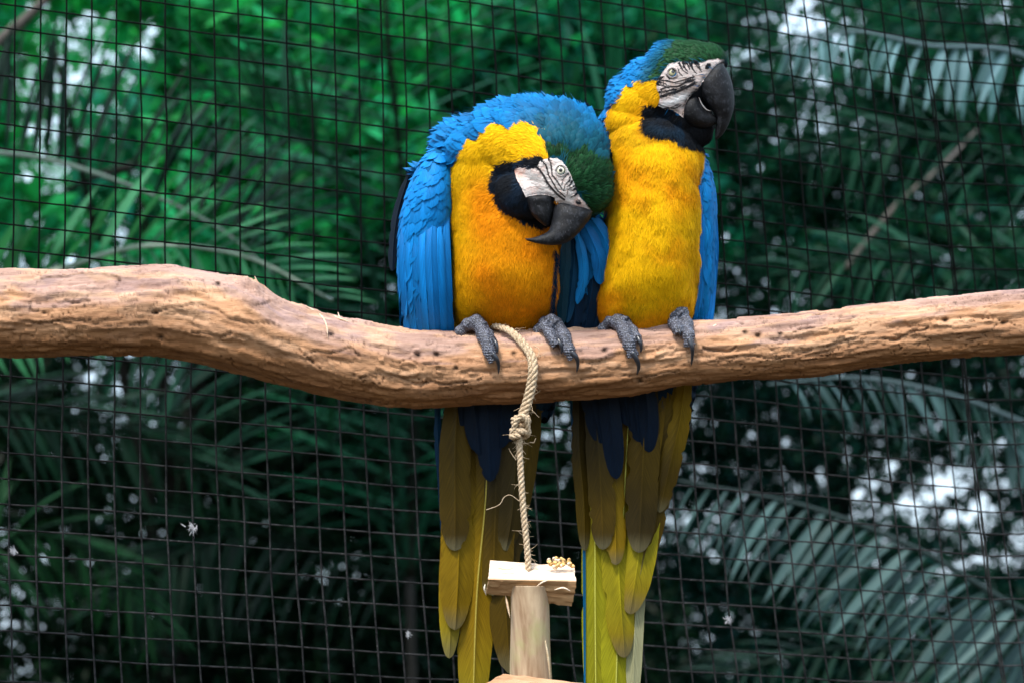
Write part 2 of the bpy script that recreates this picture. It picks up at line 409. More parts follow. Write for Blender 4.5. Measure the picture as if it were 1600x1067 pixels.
def wire_y(j, x, seam):
    j = np.asarray(j, float); x = np.asarray(x, float); xs = np.minimum(x, seam)
    y = sum(c * t(j, xs) for c, t in zip(cy, TY)); k = np.clip(0.068 * (1 - (j + 4) / 13), -0.01, 0.07)
    return y + np.maximum(x - seam, 0) * k
def fence_depth(px, py):   # left end nearer the lens than the right; the upright sheet leans with the camera's pitch
    return 0.27 + 0.37 * np.clip(px, -200, 1800) / 1600 + 0.00008 * (600 - py)
NI, NJ = range(-2, 48), range(-9, 30)
node = np.zeros((len(NI), len(NJ), 3))
for a, i in enumerate(NI):
    for c, j in enumerate(NJ):
        x, y = 39.0 * i, 39.0 * j
        for _ in range(12):
            x = float(wire_x(i, np.clip(y, -60, 1130))); s = float(wire_x(41, np.clip(y, -60, 1130))); y = float(wire_y(j, x, s))
        x += (vnoise(np.array([i * .35, j * .45, 2.2]), 5) - .5) * 3.2; y += (vnoise(np.array([i * .4, j * .3, 7.7]), 9) - .5) * 3.2
        if 20 < i < 44 and 10 < j < 26: y += (vnoise(np.array([i * .45, j * .6, 1.7]), 4) - .5) * 4
        node[a, c] = P(x, y, fence_depth(x, y) + 0.012 * (vnoise(np.array([i * .2, j * .25, 0.5]), 3) - .5))
ext = 12
lft = np.stack([node[0] + (node[0] - node[4]) / 4 * k for k in range(ext, 0, -1)]); rgt = np.stack([node[-1] + (node[-1] - node[-5]) / 4 * k for k in range(1, ext + 1)])
node = np.concatenate([lft, node, rgt]); NI = range(-2 - ext, 48 + ext)
fence = empty('wire_fence', P(800, 1300, 0.45))
tag(fence, 'dark square-mesh wire fence of the aviary behind the two macaws', 'fence')
def wire(pts, r, name, off):
    pts = np.asarray(pts); p = cr(pts, len(pts) * 3); p = p + F * off
    p = p + (fbm(p * 55, 8, 2)[:, None] - .5) * 0.0012 * UP
    rr = r * (0.92 + 0.2 * vnoise(p * 40, 6))
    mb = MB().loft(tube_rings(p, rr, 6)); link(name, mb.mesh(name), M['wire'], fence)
for a, i in enumerate(NI):
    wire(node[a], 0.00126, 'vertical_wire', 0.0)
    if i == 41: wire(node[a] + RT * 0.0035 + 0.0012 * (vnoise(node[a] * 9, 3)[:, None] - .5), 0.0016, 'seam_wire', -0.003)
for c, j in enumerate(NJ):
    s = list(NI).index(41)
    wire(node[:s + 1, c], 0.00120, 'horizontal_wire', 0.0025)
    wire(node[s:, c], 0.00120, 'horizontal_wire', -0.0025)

# ------------------------------------------------------------------ far forest, trees and palms
def leaves(mb, cen, size, col, rng, shape=0.45, droop=0.3):
    n = len(cen); d = nrm(rng.normal(size=(n, 3)) + np.array([0, 0, -droop])); q = nrm(np.cross(d, rng.normal(size=(n, 3)))); nn = nrm(np.cross(d, q))
    L = size * (0.6 + 0.8 * rng.random(n))[:, None]; W = L * shape
    a = cen - d * L / 2; e = cen + d * L / 2; l = cen - q * W / 2 + nn * L * .08 - d * L * .08; r = cen + q * W / 2 + nn * L * .08 - d * L * .08
    v = np.stack([a, r, e, l], 1).reshape(-1, 3); k = np.arange(n)[:, None] * 4
    f = np.concatenate([k + [0, 1, 2], k + [0, 2, 3]], 1)
    mb.add(v, f, 3, np.repeat(col, 4, 0)); return mb

def shade(rng, n, base, var=0.45):
    base = np.asarray(base, float); k = (1 + var * (rng.random((n, 1)) * 2 - 1)); h = (rng.random((n, 1)) - .5) * .5
    return np.clip(base * k * np.hstack([1 + h * 1.2, 1 + h * .3, 1 - h]), 0.002, 1)

def clumps_crown(blobs, n, rng, holes=(), dens_scale=1.3, thr=0.42):
    """points inside a set of ellipsoidal clumps (world centre, radii), thinned by noise, minus open holes"""
    vols = np.array([b[1][0] * b[1][1] * b[1][2] for b in blobs]); k = rng.choice(len(blobs), n, p=vols / vols.sum())
    u = nrm(rng.normal(size=(n, 3))) * (rng.random((n, 1)) ** (1 / 2.2))
    c = np.array([b[0] for b in blobs])[k]; r = np.array([b[1] for b in blobs])[k]; p = c + u * r
    keep = fbm(p * dens_scale, 31, 3) > thr
    for hc, hr in holes:
        q = (p - hc) / hr; keep &= ((q ** 2).sum(1) > 1 + 0.9 * (fbm(p * 3.1, 77, 2) - .5) * 2) | (rng.random(len(p)) < .05)
    return p[keep]

def pxr(w, h, dep, y): s = K * (D + y) / D; return np.array([w * s, dep, h * s])

def trunk_mesh(mb, base, topp, r0, r1, rng, bend=0.15, n=14):
    base = np.asarray(base, float); topp = np.asarray(topp, float); t = np.linspace(0, 1, n)[:, None]
    p = base * (1 - t) + topp * t + np.sin(t * 3.1) * np.array([bend * rng.normal(), bend * rng.normal() * .5, 0])
    mb.loft(tube_rings(p, np.linspace(r0, r1, n) * (1 + .12 * rng.random(n)), 12, ref=(0.3, 1, 0.1))); return p

def make_tree(label, px, y, crown_px, col, nleaf, leafsize, holes=(), rng=None, trunk_r=0.09, limbs=5, var=0.5, cat='tree', name='broadleaf_tree', thr=0.42, group='trees behind the aviary'):
    """crown_px: list of (px, py, y, rx, rz, depth m)"""
    base = P(px, 1100, y + 1.6); base[2] = 0
    root = empty(name, base); tag(root, label, cat, group)
    blobs = [(P(a, b_, yy), pxr(rx, rz, dm, yy)) for a, b_, yy, rx, rz, dm in crown_px]
    cen = np.mean([b[0] for b in blobs], 0); mb = MB(); tp = cen + F * 1.2 + np.array([0, 0, 0.1]); tr = trunk_mesh(mb, base, tp, trunk_r, trunk_r * .45, rng)
    link('trunk', mb.mesh('trunk'), M['bark'], root)
    for k in range(min(limbs, len(blobs))):
        q = tr[6 + (k * 2) % 7]; e = blobs[k][0] + rng.normal(size=3) * .1; mb = MB(); t = np.linspace(0, 1, 8)[:, None]
        mb.loft(tube_rings(q * (1 - t) + e * t + np.sin(t * 3.1) * np.array([0, 0, .12]), np.linspace(trunk_r * .4, .008, 8), 8, ref=(0.2, 1, 0.3)))
        link('limb', mb.mesh('limb'), M['bark'], root)
    ls = leafsize / (K * (D + y) / D) * .17; h = [(P(a, b_, yy), pxr(rx + ls, rz + ls, dm, yy)) for a, b_, yy, rx, rz, dm in holes]
    p = clumps_crown(blobs, nleaf, rng, h, thr=thr); mb = leaves(MB(), p, leafsize, shade(rng, len(p), col, var), rng)
    link('crown', mb.mesh('crown', False), M['leaf'], root)
    return root

R_ = np.random.default_rng(5)
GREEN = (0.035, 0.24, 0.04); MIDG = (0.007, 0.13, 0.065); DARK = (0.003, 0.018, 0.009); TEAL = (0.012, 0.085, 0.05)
def specks(xs_, ys_, r0, r1): return [(float(a), float(b_), 7.0, float(c), float(c) * R_.uniform(.7, 1.1), 3.0) for a, b_, c in zip(xs_, ys_, R_.uniform(r0, r1, len(xs_)))]
U_, G_ = R_.uniform, R_.normal
SG = specks(U_(-20, 620, 60), U_(-10, 410, 60), 4, 7) + specks(U_(960, 1620, 150), U_(-10, 450, 150), 4, 8) + specks(G_(1250, 45, 24), G_(70, 60, 24), 5, 9) + specks(G_(1440, 120, 190), G_(780, 90, 190), 4, 8.5)
SG += specks(U_(1020, 1240, 90), U_(620, 870, 90), 4, 7) + specks(G_(80, 70, 34), G_(950, 60, 34), 4, 8) + specks(U_(0, 660, 16), U_(560, 1060, 16), 3, 6) + specks(U_(1230, 1620, 60), U_(560, 1060, 60), 4, 7) + specks(G_(880, 22, 20), G_(720, 50, 20), 4, 8)
make_tree('bright backlit green broadleaf tree at the upper left beyond the mesh', 230, 4.6,
          [(60, 40, 4.6, 230, 170, .5), (330, 60, 4.8, 250, 170, .5), (480, 220, 5.0, 220, 150, .5), (120, 260, 4.9, 240, 150, .5), (330, 350, 5.0, 260, 130, .5), (560, 30, 5.2, 200, 140, .5)],
          (0.014, 0.25, 0.085), 9000, 0.12, holes=SG, rng=R_, var=.6, thr=.40)
make_tree('mid green leafy tree in the centre behind the palm frond', 560, 6.2,
          [(560, 130, 6.0, 260, 220, .7), (760, 180, 6.2, 260, 240, .7), (900, 60, 6.2, 220, 180, .7), (620, 380, 6.2, 300, 180, .7), (900, 350, 6.4, 260, 200, .7), (330, 250, 6.4, 240, 200, .6)],
          MIDG, 15000, 0.13, holes=SG, rng=R_, trunk_r=.10, thr=.36)
RH = [(1235, 55, 7, 20, 32, 2), (1190, 25, 7, 14, 10, 2), (1290, 40, 7, 14, 12, 2), (1150, 90, 7, 12, 22, 2), (1030, 5, 7, 20, 8, 2), (1245, 110, 7, 16, 30, 2), (1310, 45, 7, 20, 14, 2),
      (1280, 135, 7, 16, 10, 2), (1275, 205, 7, 18, 9, 2), (1300, 235, 7, 20, 8, 2), (1590, 330, 7, 14, 16, 2), (1115, 270, 7, 10, 22, 2), (1378, 180, 7, 8, 10, 2)]
make_tree('dark green tree with small sky gaps at the upper right', 1350, 7.0,
          [(1100, 60, 7, 200, 170, .8), (1300, 140, 7, 230, 200, .8), (1500, 80, 7.2, 230, 210, .8), (1220, 330, 7.1, 240, 190, .8), (1450, 370, 7.2, 260, 220, .8), (1620, 300, 7.0, 160, 260, .8), (1000, 250, 7.2, 160, 220, .8)],
          (0.006, 0.06, 0.036), 46000, 0.062, holes=RH + SG, rng=R_, trunk_r=.07, thr=.34)
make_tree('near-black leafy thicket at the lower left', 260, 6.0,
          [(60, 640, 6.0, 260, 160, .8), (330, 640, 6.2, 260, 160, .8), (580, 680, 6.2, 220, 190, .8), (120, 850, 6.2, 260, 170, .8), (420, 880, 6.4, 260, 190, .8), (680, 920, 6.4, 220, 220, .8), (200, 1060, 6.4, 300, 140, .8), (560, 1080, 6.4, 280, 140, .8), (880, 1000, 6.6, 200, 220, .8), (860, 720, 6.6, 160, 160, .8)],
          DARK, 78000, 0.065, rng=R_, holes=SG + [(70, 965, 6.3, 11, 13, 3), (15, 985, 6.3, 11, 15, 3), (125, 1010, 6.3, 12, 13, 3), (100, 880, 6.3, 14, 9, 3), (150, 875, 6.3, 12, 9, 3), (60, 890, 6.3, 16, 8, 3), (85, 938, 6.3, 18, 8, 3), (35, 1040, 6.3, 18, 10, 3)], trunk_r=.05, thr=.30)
LH = [(1060, 810, 7.4, 60, 30, 3), (1155, 830, 7.4, 40, 36, 3), (1020, 840, 7.4, 34, 40, 3), (1140, 880, 7.4, 22, 12, 3), (1290, 740, 7.4, 40, 22, 3), (1305, 790, 7.4, 22, 30, 3), (1395, 730, 7.4, 24, 26, 3),
      (1470, 760, 7.4, 70, 46, 3), (1500, 690, 7.4, 30, 24, 3), (1530, 790, 7.4, 50, 36, 3), (1470, 810, 7.4, 34, 26, 3), (1565, 730, 7.4, 16, 40, 3), (1585, 610, 7.4, 22, 28, 3), (1480, 890, 7.4, 46, 26, 3),
      (1420, 940, 7.4, 20, 26, 3), (1440, 900, 7.4, 20, 14, 3), (1580, 845, 7.4, 16, 20, 3), (1075, 660, 7.4, 14, 30, 3), (1100, 730, 7.4, 50, 20, 3), (880, 690, 7.4, 20, 20, 3), (865, 640, 7.4, 18, 16, 3), (890, 790, 7.4, 36, 16, 3), (1130, 620, 7.4, 10, 8, 3)]
LH = [(a, b_, c, rx * .30, rz * .30, d_) for a, b_, c, rx, rz, d_ in LH]
make_tree('dark tree full of white sky gaps at the lower right', 1400, 7.4,
          [(1060, 680, 7.4, 210, 150, .8), (1280, 660, 7.4, 230, 150, .8), (1520, 640, 7.4, 220, 190, .8), (1080, 900, 7.4, 220, 180, .8), (1320, 900, 7.4, 240, 190, .8), (1560, 920, 7.4, 220, 210, .8), (1200, 1080, 7.4, 300, 130, .8), (1500, 1090, 7.4, 280, 120, .8)],
          (0.004, 0.032, 0.024), 56000, 0.058, holes=LH + SG, rng=R_, trunk_r=.06, thr=.31)

make_tree('leafy tree beyond the left edge of the fence', -560, 6.0, [(-300, 150, 6, 330, 260, .8), (-650, 350, 6.2, 380, 300, .8), (-350, 650, 6.2, 360, 300, .8), (-700, 850, 6.4, 380, 300, .8), (-300, 1000, 6.4, 300, 240, .8)], (0.008, 0.09, 0.04), 16000, 0.11, rng=R_, trunk_r=.06, thr=.33)
make_tree('leafy tree beyond the right edge of the fence', 2150, 7.0, [(1900, 150, 7, 330, 260, .8), (2250, 350, 7.2, 380, 300, .8), (1950, 650, 7.2, 360, 300, .8), (2300, 850, 7.4, 380, 300, .8), (1900, 1000, 7.4, 300, 240, .8)], (0.005, 0.05, 0.03), 16000, 0.11, rng=R_, trunk_r=.06, thr=.33)

# the wood far behind, one uncountable mass with the same gaps open to the sky
def far_wood():
    n = 210000; y = R_.uniform(8.6, 10.5, n); px = R_.uniform(-1500, 3000, n); py = R_.uniform(-350, 1250, n)
    keep = np.ones(n, bool); lone = R_.random(n) < .06
    gaps = [(x, yy, a, b_) for x, yy, _, a, b_, _ in RH + LH + SG] + [(70, 965, 11, 13), (15, 985, 11, 15), (125, 1010, 12, 13), (100, 880, 14, 9), (150, 875, 12, 9), (60, 890, 16, 8), (85, 938, 18, 8), (35, 1040, 18, 10)]
    for x, yy, a, b_ in gaps:
        keep &= ((px - x) / (a + 3.5)) ** 2 + ((py - yy) / (b_ + 3.5)) ** 2 > 1
    keep |= lone & (R_.random(n) < .5)
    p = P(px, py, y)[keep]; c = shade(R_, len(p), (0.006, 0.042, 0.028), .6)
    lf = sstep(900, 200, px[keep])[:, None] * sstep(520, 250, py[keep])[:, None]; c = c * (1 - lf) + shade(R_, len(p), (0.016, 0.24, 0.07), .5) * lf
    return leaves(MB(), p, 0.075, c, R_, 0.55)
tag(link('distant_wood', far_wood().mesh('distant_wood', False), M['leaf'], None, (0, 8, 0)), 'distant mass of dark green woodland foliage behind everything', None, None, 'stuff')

def leaflet_mesh(L, W, col, rng, droop=0.25, n=7):
    """a long pleated palm leaflet along +X hanging towards -Z"""
    t = np.linspace(0, 1, n); w = W * np.array([.35, .8, 1, .95, .8, .5, .04])[:n] / 2
    x = t * L; z = -droop * L * t ** 2; mid = np.stack([x, 0 * x, z - 0.12 * W], -1)
    a = np.stack([x, -w, z], -1); b_ = np.stack([x, w, z], -1); v = np.concatenate([a, mid, b_]); i = np.arange(n - 1)
    f = np.concatenate([np.stack([i, i + 1, n + i + 1, n + i], -1), np.stack([n + i, n + i + 1, 2 * n + i + 1, 2 * n + i], -1)])
    mb = MB().add(v, f, 4, np.asarray(col)); return mb.mesh('leaflet')

def frond(palm, pts, nleaf, L, W, col, up_ang, dn_ang, rng, droop=0.2, sides=(1, -1), grav=0.35, rach=0.011, rcol=None, var=3):
    """pts: (px, py, y) along the rachis from the crown outwards; leaflets fan from it at the given angles"""
    w = np.array([P(a, b_, c) for a, b_, c in pts]); p = cr(w, 40); mb = MB(); mb.loft(tube_rings(p, np.linspace(rach, rach * .25, 40), 6, ref=(0.1, 1, 0.05)), col if rcol is None else rcol)
    fr = link('palm_frond', mb.mesh('palm_frond'), M['palm'], palm)
    kinds = [leaflet_mesh(1.0, W / L, np.asarray(col) * k, rng, droop * dd) for k, dd in ((.75, .8), (1, 1), (1.3, 1.25))]
    for kk in kinds: kk.materials.append(M['palm'])
    base = np.array(fr.parent.location)
    tan = nrm(np.gradient(p, axis=0))
    for s in sides:
        for k in range(nleaf):
            t = 0.06 + 0.93 * (k + .5 * rng.random()) / nleaf; q = p[int(t * 39)]; tg = tan[int(t * 39)]
            side = nrm(np.cross(tg, F)) * s; ang = up_ang if s > 0 else dn_ang
            if rng.random() < .07: continue
            ang = ang + rng.normal() * .10
            d = nrm(tg * math.cos(ang) + side * math.sin(ang) + F * rng.normal() * .12 + np.array([0, 0, -grav * (1 if s else 1)]) * (0.6 + .4 * rng.random()))
            o = bpy.data.objects.new('leaflet', kinds[k % 3]); COL.objects.link(o); o.parent = fr
            ll = L * (0.35 + 0.65 * math.sin(math.pi * min(1, .12 + t * .86)) ** .7) * (.9 + .2 * rng.random())
            nn = nrm(np.cross(d, np.cross(UP, d) + 1e-6) + F * -.6 * rng.random() + RT * rng.normal() * .3); yv = nrm(np.cross(nn, d)); zv = np.cross(d, yv)
            mm = Matrix(((d[0], yv[0], zv[0], q[0] - base[0]), (d[1], yv[1], zv[1], q[1] - base[1]), (d[2], yv[2], zv[2], q[2] - base[2]), (0, 0, 0, 1)))
            o.matrix_local = mm @ Matrix.Diagonal((ll, ll, ll, 1))
    return fr

def palm_tree(label, crown, r=0.09):
    c = P(*crown); base = c.copy(); base[2] = 0
    root = empty('palm_tree', base); tag(root, label, 'palm tree', 'palms behind the aviary')
    mb = MB(); trunk_mesh(mb, base, c, r, r * .7, R_, .05); link('trunk', mb.mesh('trunk'), M['bark'], root)
    return root
A = math.radians
pl = palm_tree('palm with fronds reaching in from the left behind the mesh', (-420, 420, 3.0))
frond(pl, [(-420, 420, 3.0), (-200, 260, 2.7), (0, 240, 2.5), (160, 275, 2.4), (330, 350, 2.4), (430, 430, 2.4)], 78, 0.34, 0.021, (0.004, 0.018, 0.012), A(88), A(70), R_, 0.1, (1,), -0.30, rcol=(.10,.15,.13))
frond(pl, [(-420, 420, 3.0), (-150, 470, 2.6), (60, 430, 2.3), (220, 385, 2.2), (380, 400, 2.2), (520, 470, 2.2)], 40, 0.26, 0.026, (0.035, 0.16, 0.075), A(50), A(55), R_, .2, (1, -1), .25, rcol=(0.3, 0.38, 0.32))
frond(pl, [(-420, 420, 3.0), (-150, 620, 3.2), (60, 640, 3.2), (240, 690, 3.2), (420, 800, 3.2)], 32, 0.30, 0.024, (0.006, 0.028, 0.016), A(45), A(45), R_, .3, (1, -1), .4)
frond(pl, [(-420, 420, 3.0), (-120, 860, 3.5), (40, 830, 3.5), (160, 880, 3.5), (260, 1000, 3.5)], 26, 0.28, 0.026, (0.008, 0.045, 0.016), A(45), A(45), R_, .3, (1, -1), .4)
pc = palm_tree('tall central palm whose upright frond stands behind the left macaw', (640, 900, 4.4), .022)
frond(pc, [(640, 900, 4.4), (645, 560, 4.1), (625, 250, 3.8), (606, 60, 3.6), (590, -160, 3.5)], 64, 0.62, 0.030, (0.008, 0.095, 0.045), A(60), A(62), R_, .1, (1, -1), 0.05, rach=.018, rcol=(.012,.018,.014))
frond(pc, [(640, 900, 4.4), (600, 520, 4.0), (540, 290, 3.7), (430, 190, 3.5), (300, 130, 3.4)], 40, 0.42, 0.028, (0.010, 0.060, 0.035), A(50), A(50), R_, .2, (1, -1), .45, rach=.014)
frond(pc, [(640, 900, 4.4), (720, 600, 4.2), (840, 330, 4.0), (960, 180, 3.8), (1100, 150, 3.7)], 40, 0.45, 0.028, (0.010, 0.085, 0.045), A(50), A(50), R_, .2, (1, -1), .35, rach=.012)
frond(pc, [(640, 900, 4.4), (520, 700, 4.2), (400, 560, 4.0), (280, 520, 3.8), (150, 560, 3.7)], 34, 0.36, 0.026, (0.008, 0.05, 0.028), A(50), A(50), R_, .2, (1, -1), .35)
frond(pc, [(640, 900, 4.4), (500, 860, 4.3), (380, 830, 4.2), (270, 870, 4.0), (160, 960, 3.9)], 30, 0.36, 0.026, (0.003, 0.018, 0.010), A(50), A(50), R_, .3, (1, -1), .5)
pr = palm_tree('palm with pale drooping fronds entering from the right', (1950, 640, 3.0))
PALE = (0.14, 0.25, 0.29)
frond(pr, [(1950, 640, 3.0), (1750, 200, 2.6), (1600, 88, 2.5), (1450, 72, 2.4), (1330, 50, 2.4), (1200, 80, 2.4)], 40, 0.16, 0.028, PALE, A(62), A(60), R_, .3, (1,), .5, rcol=(.10, .16, .18))
frond(pr, [(1950, 640, 3.0), (1760, 720, 2.7), (1600, 660, 2.5), (1480, 615, 2.4), (1340, 590, 2.4), (1200, 600, 2.4)], 36, 0.19, 0.032, (0.07, 0.13, 0.14), A(140), A(40), R_, .3, (1,), .2, rcol=(.07, .11, .12))
frond(pr, [(1950, 640, 3.0), (1800, 980, 2.6), (1620, 960, 2.3), (1440, 860, 2.2), (1260, 790, 2.2), (1060, 750, 2.2)], 84, 0.29, 0.030, (0.055, 0.105, 0.108), A(52), A(60), R_, .2, (1,), .35, rcol=(.03, .05, .05))
frond(pr, [(1950, 640, 3.0), (1760, 500, 3.2), (1600, 440, 3.2), (1400, 400, 3.2), (1200, 430, 3.2)], 34, 0.26, 0.024, (0.008, 0.045, 0.026), A(45), A(50), R_, .3, (1, -1), .4)
frond(pr, [(1950, 640, 3.0), (1750, 360, 3.3), (1560, 240, 3.3), (1400, 210, 3.3), (1240, 250, 3.3)], 34, 0.28, 0.024, (0.006, 0.04, 0.022), A(45), A(50), R_, .3, (1, -1), .4)
frond(pr, [(1950, 640, 3.0), (1760, 1120, 3.0), (1560, 1050, 3.0), (1330, 1010, 3.0), (1100, 1060, 3.0)], 34, 0.28, 0.024, (0.010, 0.03, 0.022), A(45), A(50), R_, .3, (1, -1), .4)

def bare_branch(pts, r, label):
    p = cr(np.array([P(*q) for q in pts]), 30); mb = MB().loft(tube_rings(p, np.linspace(r, r * .5, 30), 8))
    mt = M['pale_bark']; tag(link('bare_branch', mb.mesh('bare_branch'), mt, None, tuple(p[0])), label, 'branch', 'bare branches behind the mesh')
mt, nt, b = mat_new('pale_bark', 0.8, 0.2); g = noise(nt, 30, 5, objvec(nt)); nt.links.new(mixc(nt, g, (0.05, 0.045, 0.04), (0.11, 0.10, 0.09)), b.inputs['Base Color']); M['pale_bark'] = mt
bare_branch([(-120, 160, 3.4), (10, 55, 3.4), (60, 10, 3.4), (160, -90, 3.4)], .02, 'thick pale bare branch crossing the top left corner')
bare_branch([(1320, 420, 4.2), (1400, 322, 4.2), (1470, 262, 4.2), (1525, 205, 4.4)], .010, 'thin grey bare branch slanting up at the right')

#PERCH
# ------------------------------------------------------------------ perch
TOPL = [(-160,424),(0,424),(100,425),(200,420),(270,417),(330,428),(380,437),(415,455),(440,470),(500,488),(560,503),(640,517),(720,520),(800,518),(850,515),(930,515),(1000,510),(1080,503),(1150,500),(1250,492),(1350,480),(1450,468),(1600,455),(1760,440)]
BOTL = [(-160,556),(0,555),(131,553),(240,553),(306,564),(372,581),(437,599),(481,610),(547,623),(612,634),(656,636),(740,630),(840,625),(980,616),(1060,600),(1180,590),(1250,588),(1400,568),(1498,557),(1600,550),(1760,535)]
nl, nr = 1850, 180
xs = np.linspace(-480, 2100, nl)
ty = np.interp(xs, *np.array(TOPL, float).T); by = np.interp(xs, *np.array(BOTL, float).T)
ker = np.hanning(31); ker /= ker.sum()
sm = lambda a: np.convolve(np.pad(a, 15, 'edge'), ker, 'valid')
ty, by = sm(ty), sm(by)
def perch_mid(x): return np.interp(x, xs, (ty + by) / 2), np.interp(x, xs, (by - ty) / 2)
th = np.linspace(0, 2 * np.pi, nr, endpoint=False)
# finer spacing on the face towards the lens
th = th + 0.35 * np.sin(th + np.pi / 2) * 1.0
c0 = (ty + by) / 2; h0 = (by - ty) / 2
X = np.repeat(xs[:, None], nr, 1); CT = np.cos(th)[None]; ST = np.sin(th)[None]
q = np.stack([X * .004, CT * 1.3 + 0 * X, ST * 1.3 + 0 * X], -1)
d = np.zeros_like(X)
d += (fbm(q * [1, 1, 1], 3, 4) - .5) * 3.2
grain = fbm(np.stack([X * .012 + 1.3 * fbm(q * 3, 12, 2), CT * 9 + 0 * X, ST * 9 + 0 * X], -1), 21, 5); d += (grain - .5) * 1.6
fine = fbm(np.stack([X * .05, CT * 28 + 0 * X, ST * 28 + 0 * X], -1), 41, 3); d += (fine - .5) * 1.8
e = fbm(np.stack([X * .016 + .6 * fbm(q * 4, 14, 2), CT * 5.5 + 0 * X, ST * 5.5 + 0 * X], -1), 61, 5)          # flaked layers leave little steps
LV = (.40, .47, .54, .61); st_ = sum(sstep(l, l + .008, e) for l in LV); d += st_ * 1.15; seam = sum(np.exp(-((e - l + .002) / .0035) ** 2) for l in LV) * sstep(.45, .6, fbm(np.stack([X * .01, CT * 3 + 0 * X, ST * 3 + 0 * X], -1), 67, 2))
crack = fbm(np.stack([X * .006, CT * 11 + 0 * X, ST * 11 + 0 * X], -1), 301, 3); d -= np.exp(-((crack - .5) / .008) ** 2) * 2.2 * sstep(.42, .6, fbm(np.stack([X * .012, CT * 3 + 0 * X, ST + 0 * X], -1), 311, 2))
chip = fbm(np.stack([X * .03, CT * 7 + 0 * X, ST * 7 + 0 * X], -1), 91, 3); mask = sstep(.5, .6, fbm(np.stack([X * .008, CT * 2 + 0 * X, ST * 2 + 0 * X], -1), 95, 2))
d -= mask * (sstep(.50, .515, chip) * 2.6)
wx = fbm(np.stack([X * .01, CT * 2.6 + 0 * X, ST * 2.6 + 0 * X], -1), 131, 3); groove = np.exp(-((wx - .5) / .006) ** 2) * sstep(.46, .6, vnoise(np.stack([X * .012, CT * 2 + 0 * X, ST + 0 * X], -1), 8)); d -= groove * 3.2
knob = np.exp(-(((X - 395) / 38) ** 2)) * np.clip(-CT * 1.0 + .25, 0, 1); d += knob * (6 + 16 * (fbm(np.stack([X * .07, CT * 8 + 0 * X, ST * 8 + 0 * X], -1), 55, 4) - .45))
px_ = X; py_ = c0[:, None] + (h0[:, None] + d) * CT; yy_ = (h0[:, None] * .95 + d) * ST * K
W = P(px_, py_, yy_)
holes_ = [(243,489),(340,444),(713,575),(682,553),(653,555),(803,552),(945,547),(946,433),(1000,594),(1165,520),(1185,525),(1220,522),(1478,501),(1568,505),(251,527),(517,523),(893,551)]
dark = np.zeros_like(X)
warp = (fbm(np.stack([px_ * .05, py_ * .05, X * 0], -1), 401, 3) - .5) * 9
for gl, gw in (([(215,487),(245,488),(275,479),(312,476),(338,483),(355,497),(385,503),(430,506)], 2.0), ([(300,520),(322,520),(345,528),(368,520)], 1.8), ([(65,436),(100,432),(150,428),(182,433),(188,441)], 2.4), ([(100,470),(118,476),(140,470)], 1.8), ([(480,553),(500,549),(520,552),(548,543),(560,556),(590,562)], 1.8), ([(560,590),(585,582),(620,586),(650,600),(672,596)], 2.0),
               ([(600,560),(622,566),(640,560),(655,570),(690,566)], 1.6), ([(655,606),(668,592),(690,600),(730,596)], 1.6), ([(1098,543),(1115,548),(1135,549),(1150,541)], 1.8), ([(1120,560),(1160,556),(1215,560),(1270,548)], 1.6), ([(905,590),(960,586),(1010,588),(1060,578)], 1.5), ([(20,500),(60,506),(110,500),(170,510),(230,505)], 1.8), ([(1290,540),(1340,528),(1400,530),(1450,512)], 1.8), ([(380,470),(400,480),(420,470)], 1.6), ([(440,540),(470,548),(500,575)], 1.5), ([(1240,520),(1262,512),(1300,515)], 1.4)):
    gd = seg_dist(px_ + warp, py_ + warp * .6, gl); fr_ = (ST < .15); gk = np.exp(-(gd / gw) ** 2) * fr_; below = (np.exp(-((gd - 3.2) / 2.6) ** 2) * fr_)
    W = W + F * .0030 * gk[..., None] - F * .0010 * below[..., None]; dark = np.maximum(dark, gk * .45)
for hx, hy in holes_:
    r = np.hypot((px_ - hx) * .7, py_ - hy); front = ST < .2
    k = np.exp(-(r / 3.1) ** 2) * front; W = W + (F * 0.006) * k[..., None]; dark = np.maximum(dark, k)
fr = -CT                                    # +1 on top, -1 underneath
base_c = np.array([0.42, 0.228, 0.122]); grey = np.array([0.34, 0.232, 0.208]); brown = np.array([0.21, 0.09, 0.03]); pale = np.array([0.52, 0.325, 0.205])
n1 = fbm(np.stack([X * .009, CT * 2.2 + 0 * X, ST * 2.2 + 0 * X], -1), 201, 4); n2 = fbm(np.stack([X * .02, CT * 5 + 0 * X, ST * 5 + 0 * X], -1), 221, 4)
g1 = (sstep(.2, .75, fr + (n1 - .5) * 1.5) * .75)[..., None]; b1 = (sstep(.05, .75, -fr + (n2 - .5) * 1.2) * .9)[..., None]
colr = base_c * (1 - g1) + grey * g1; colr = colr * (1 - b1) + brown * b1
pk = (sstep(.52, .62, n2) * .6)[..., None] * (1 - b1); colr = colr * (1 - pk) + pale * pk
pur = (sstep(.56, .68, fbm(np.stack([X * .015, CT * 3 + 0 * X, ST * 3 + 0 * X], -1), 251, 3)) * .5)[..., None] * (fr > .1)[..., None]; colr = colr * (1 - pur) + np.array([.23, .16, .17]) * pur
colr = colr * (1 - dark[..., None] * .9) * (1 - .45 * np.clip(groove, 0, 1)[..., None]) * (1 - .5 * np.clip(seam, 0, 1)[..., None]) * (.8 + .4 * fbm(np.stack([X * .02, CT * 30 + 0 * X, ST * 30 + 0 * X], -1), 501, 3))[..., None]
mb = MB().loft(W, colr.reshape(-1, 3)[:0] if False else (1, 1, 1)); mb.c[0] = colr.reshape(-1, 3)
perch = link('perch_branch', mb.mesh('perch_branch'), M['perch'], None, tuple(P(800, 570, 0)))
tag(perch, 'thick barkless pale brown branch the two macaws perch on', 'perch')
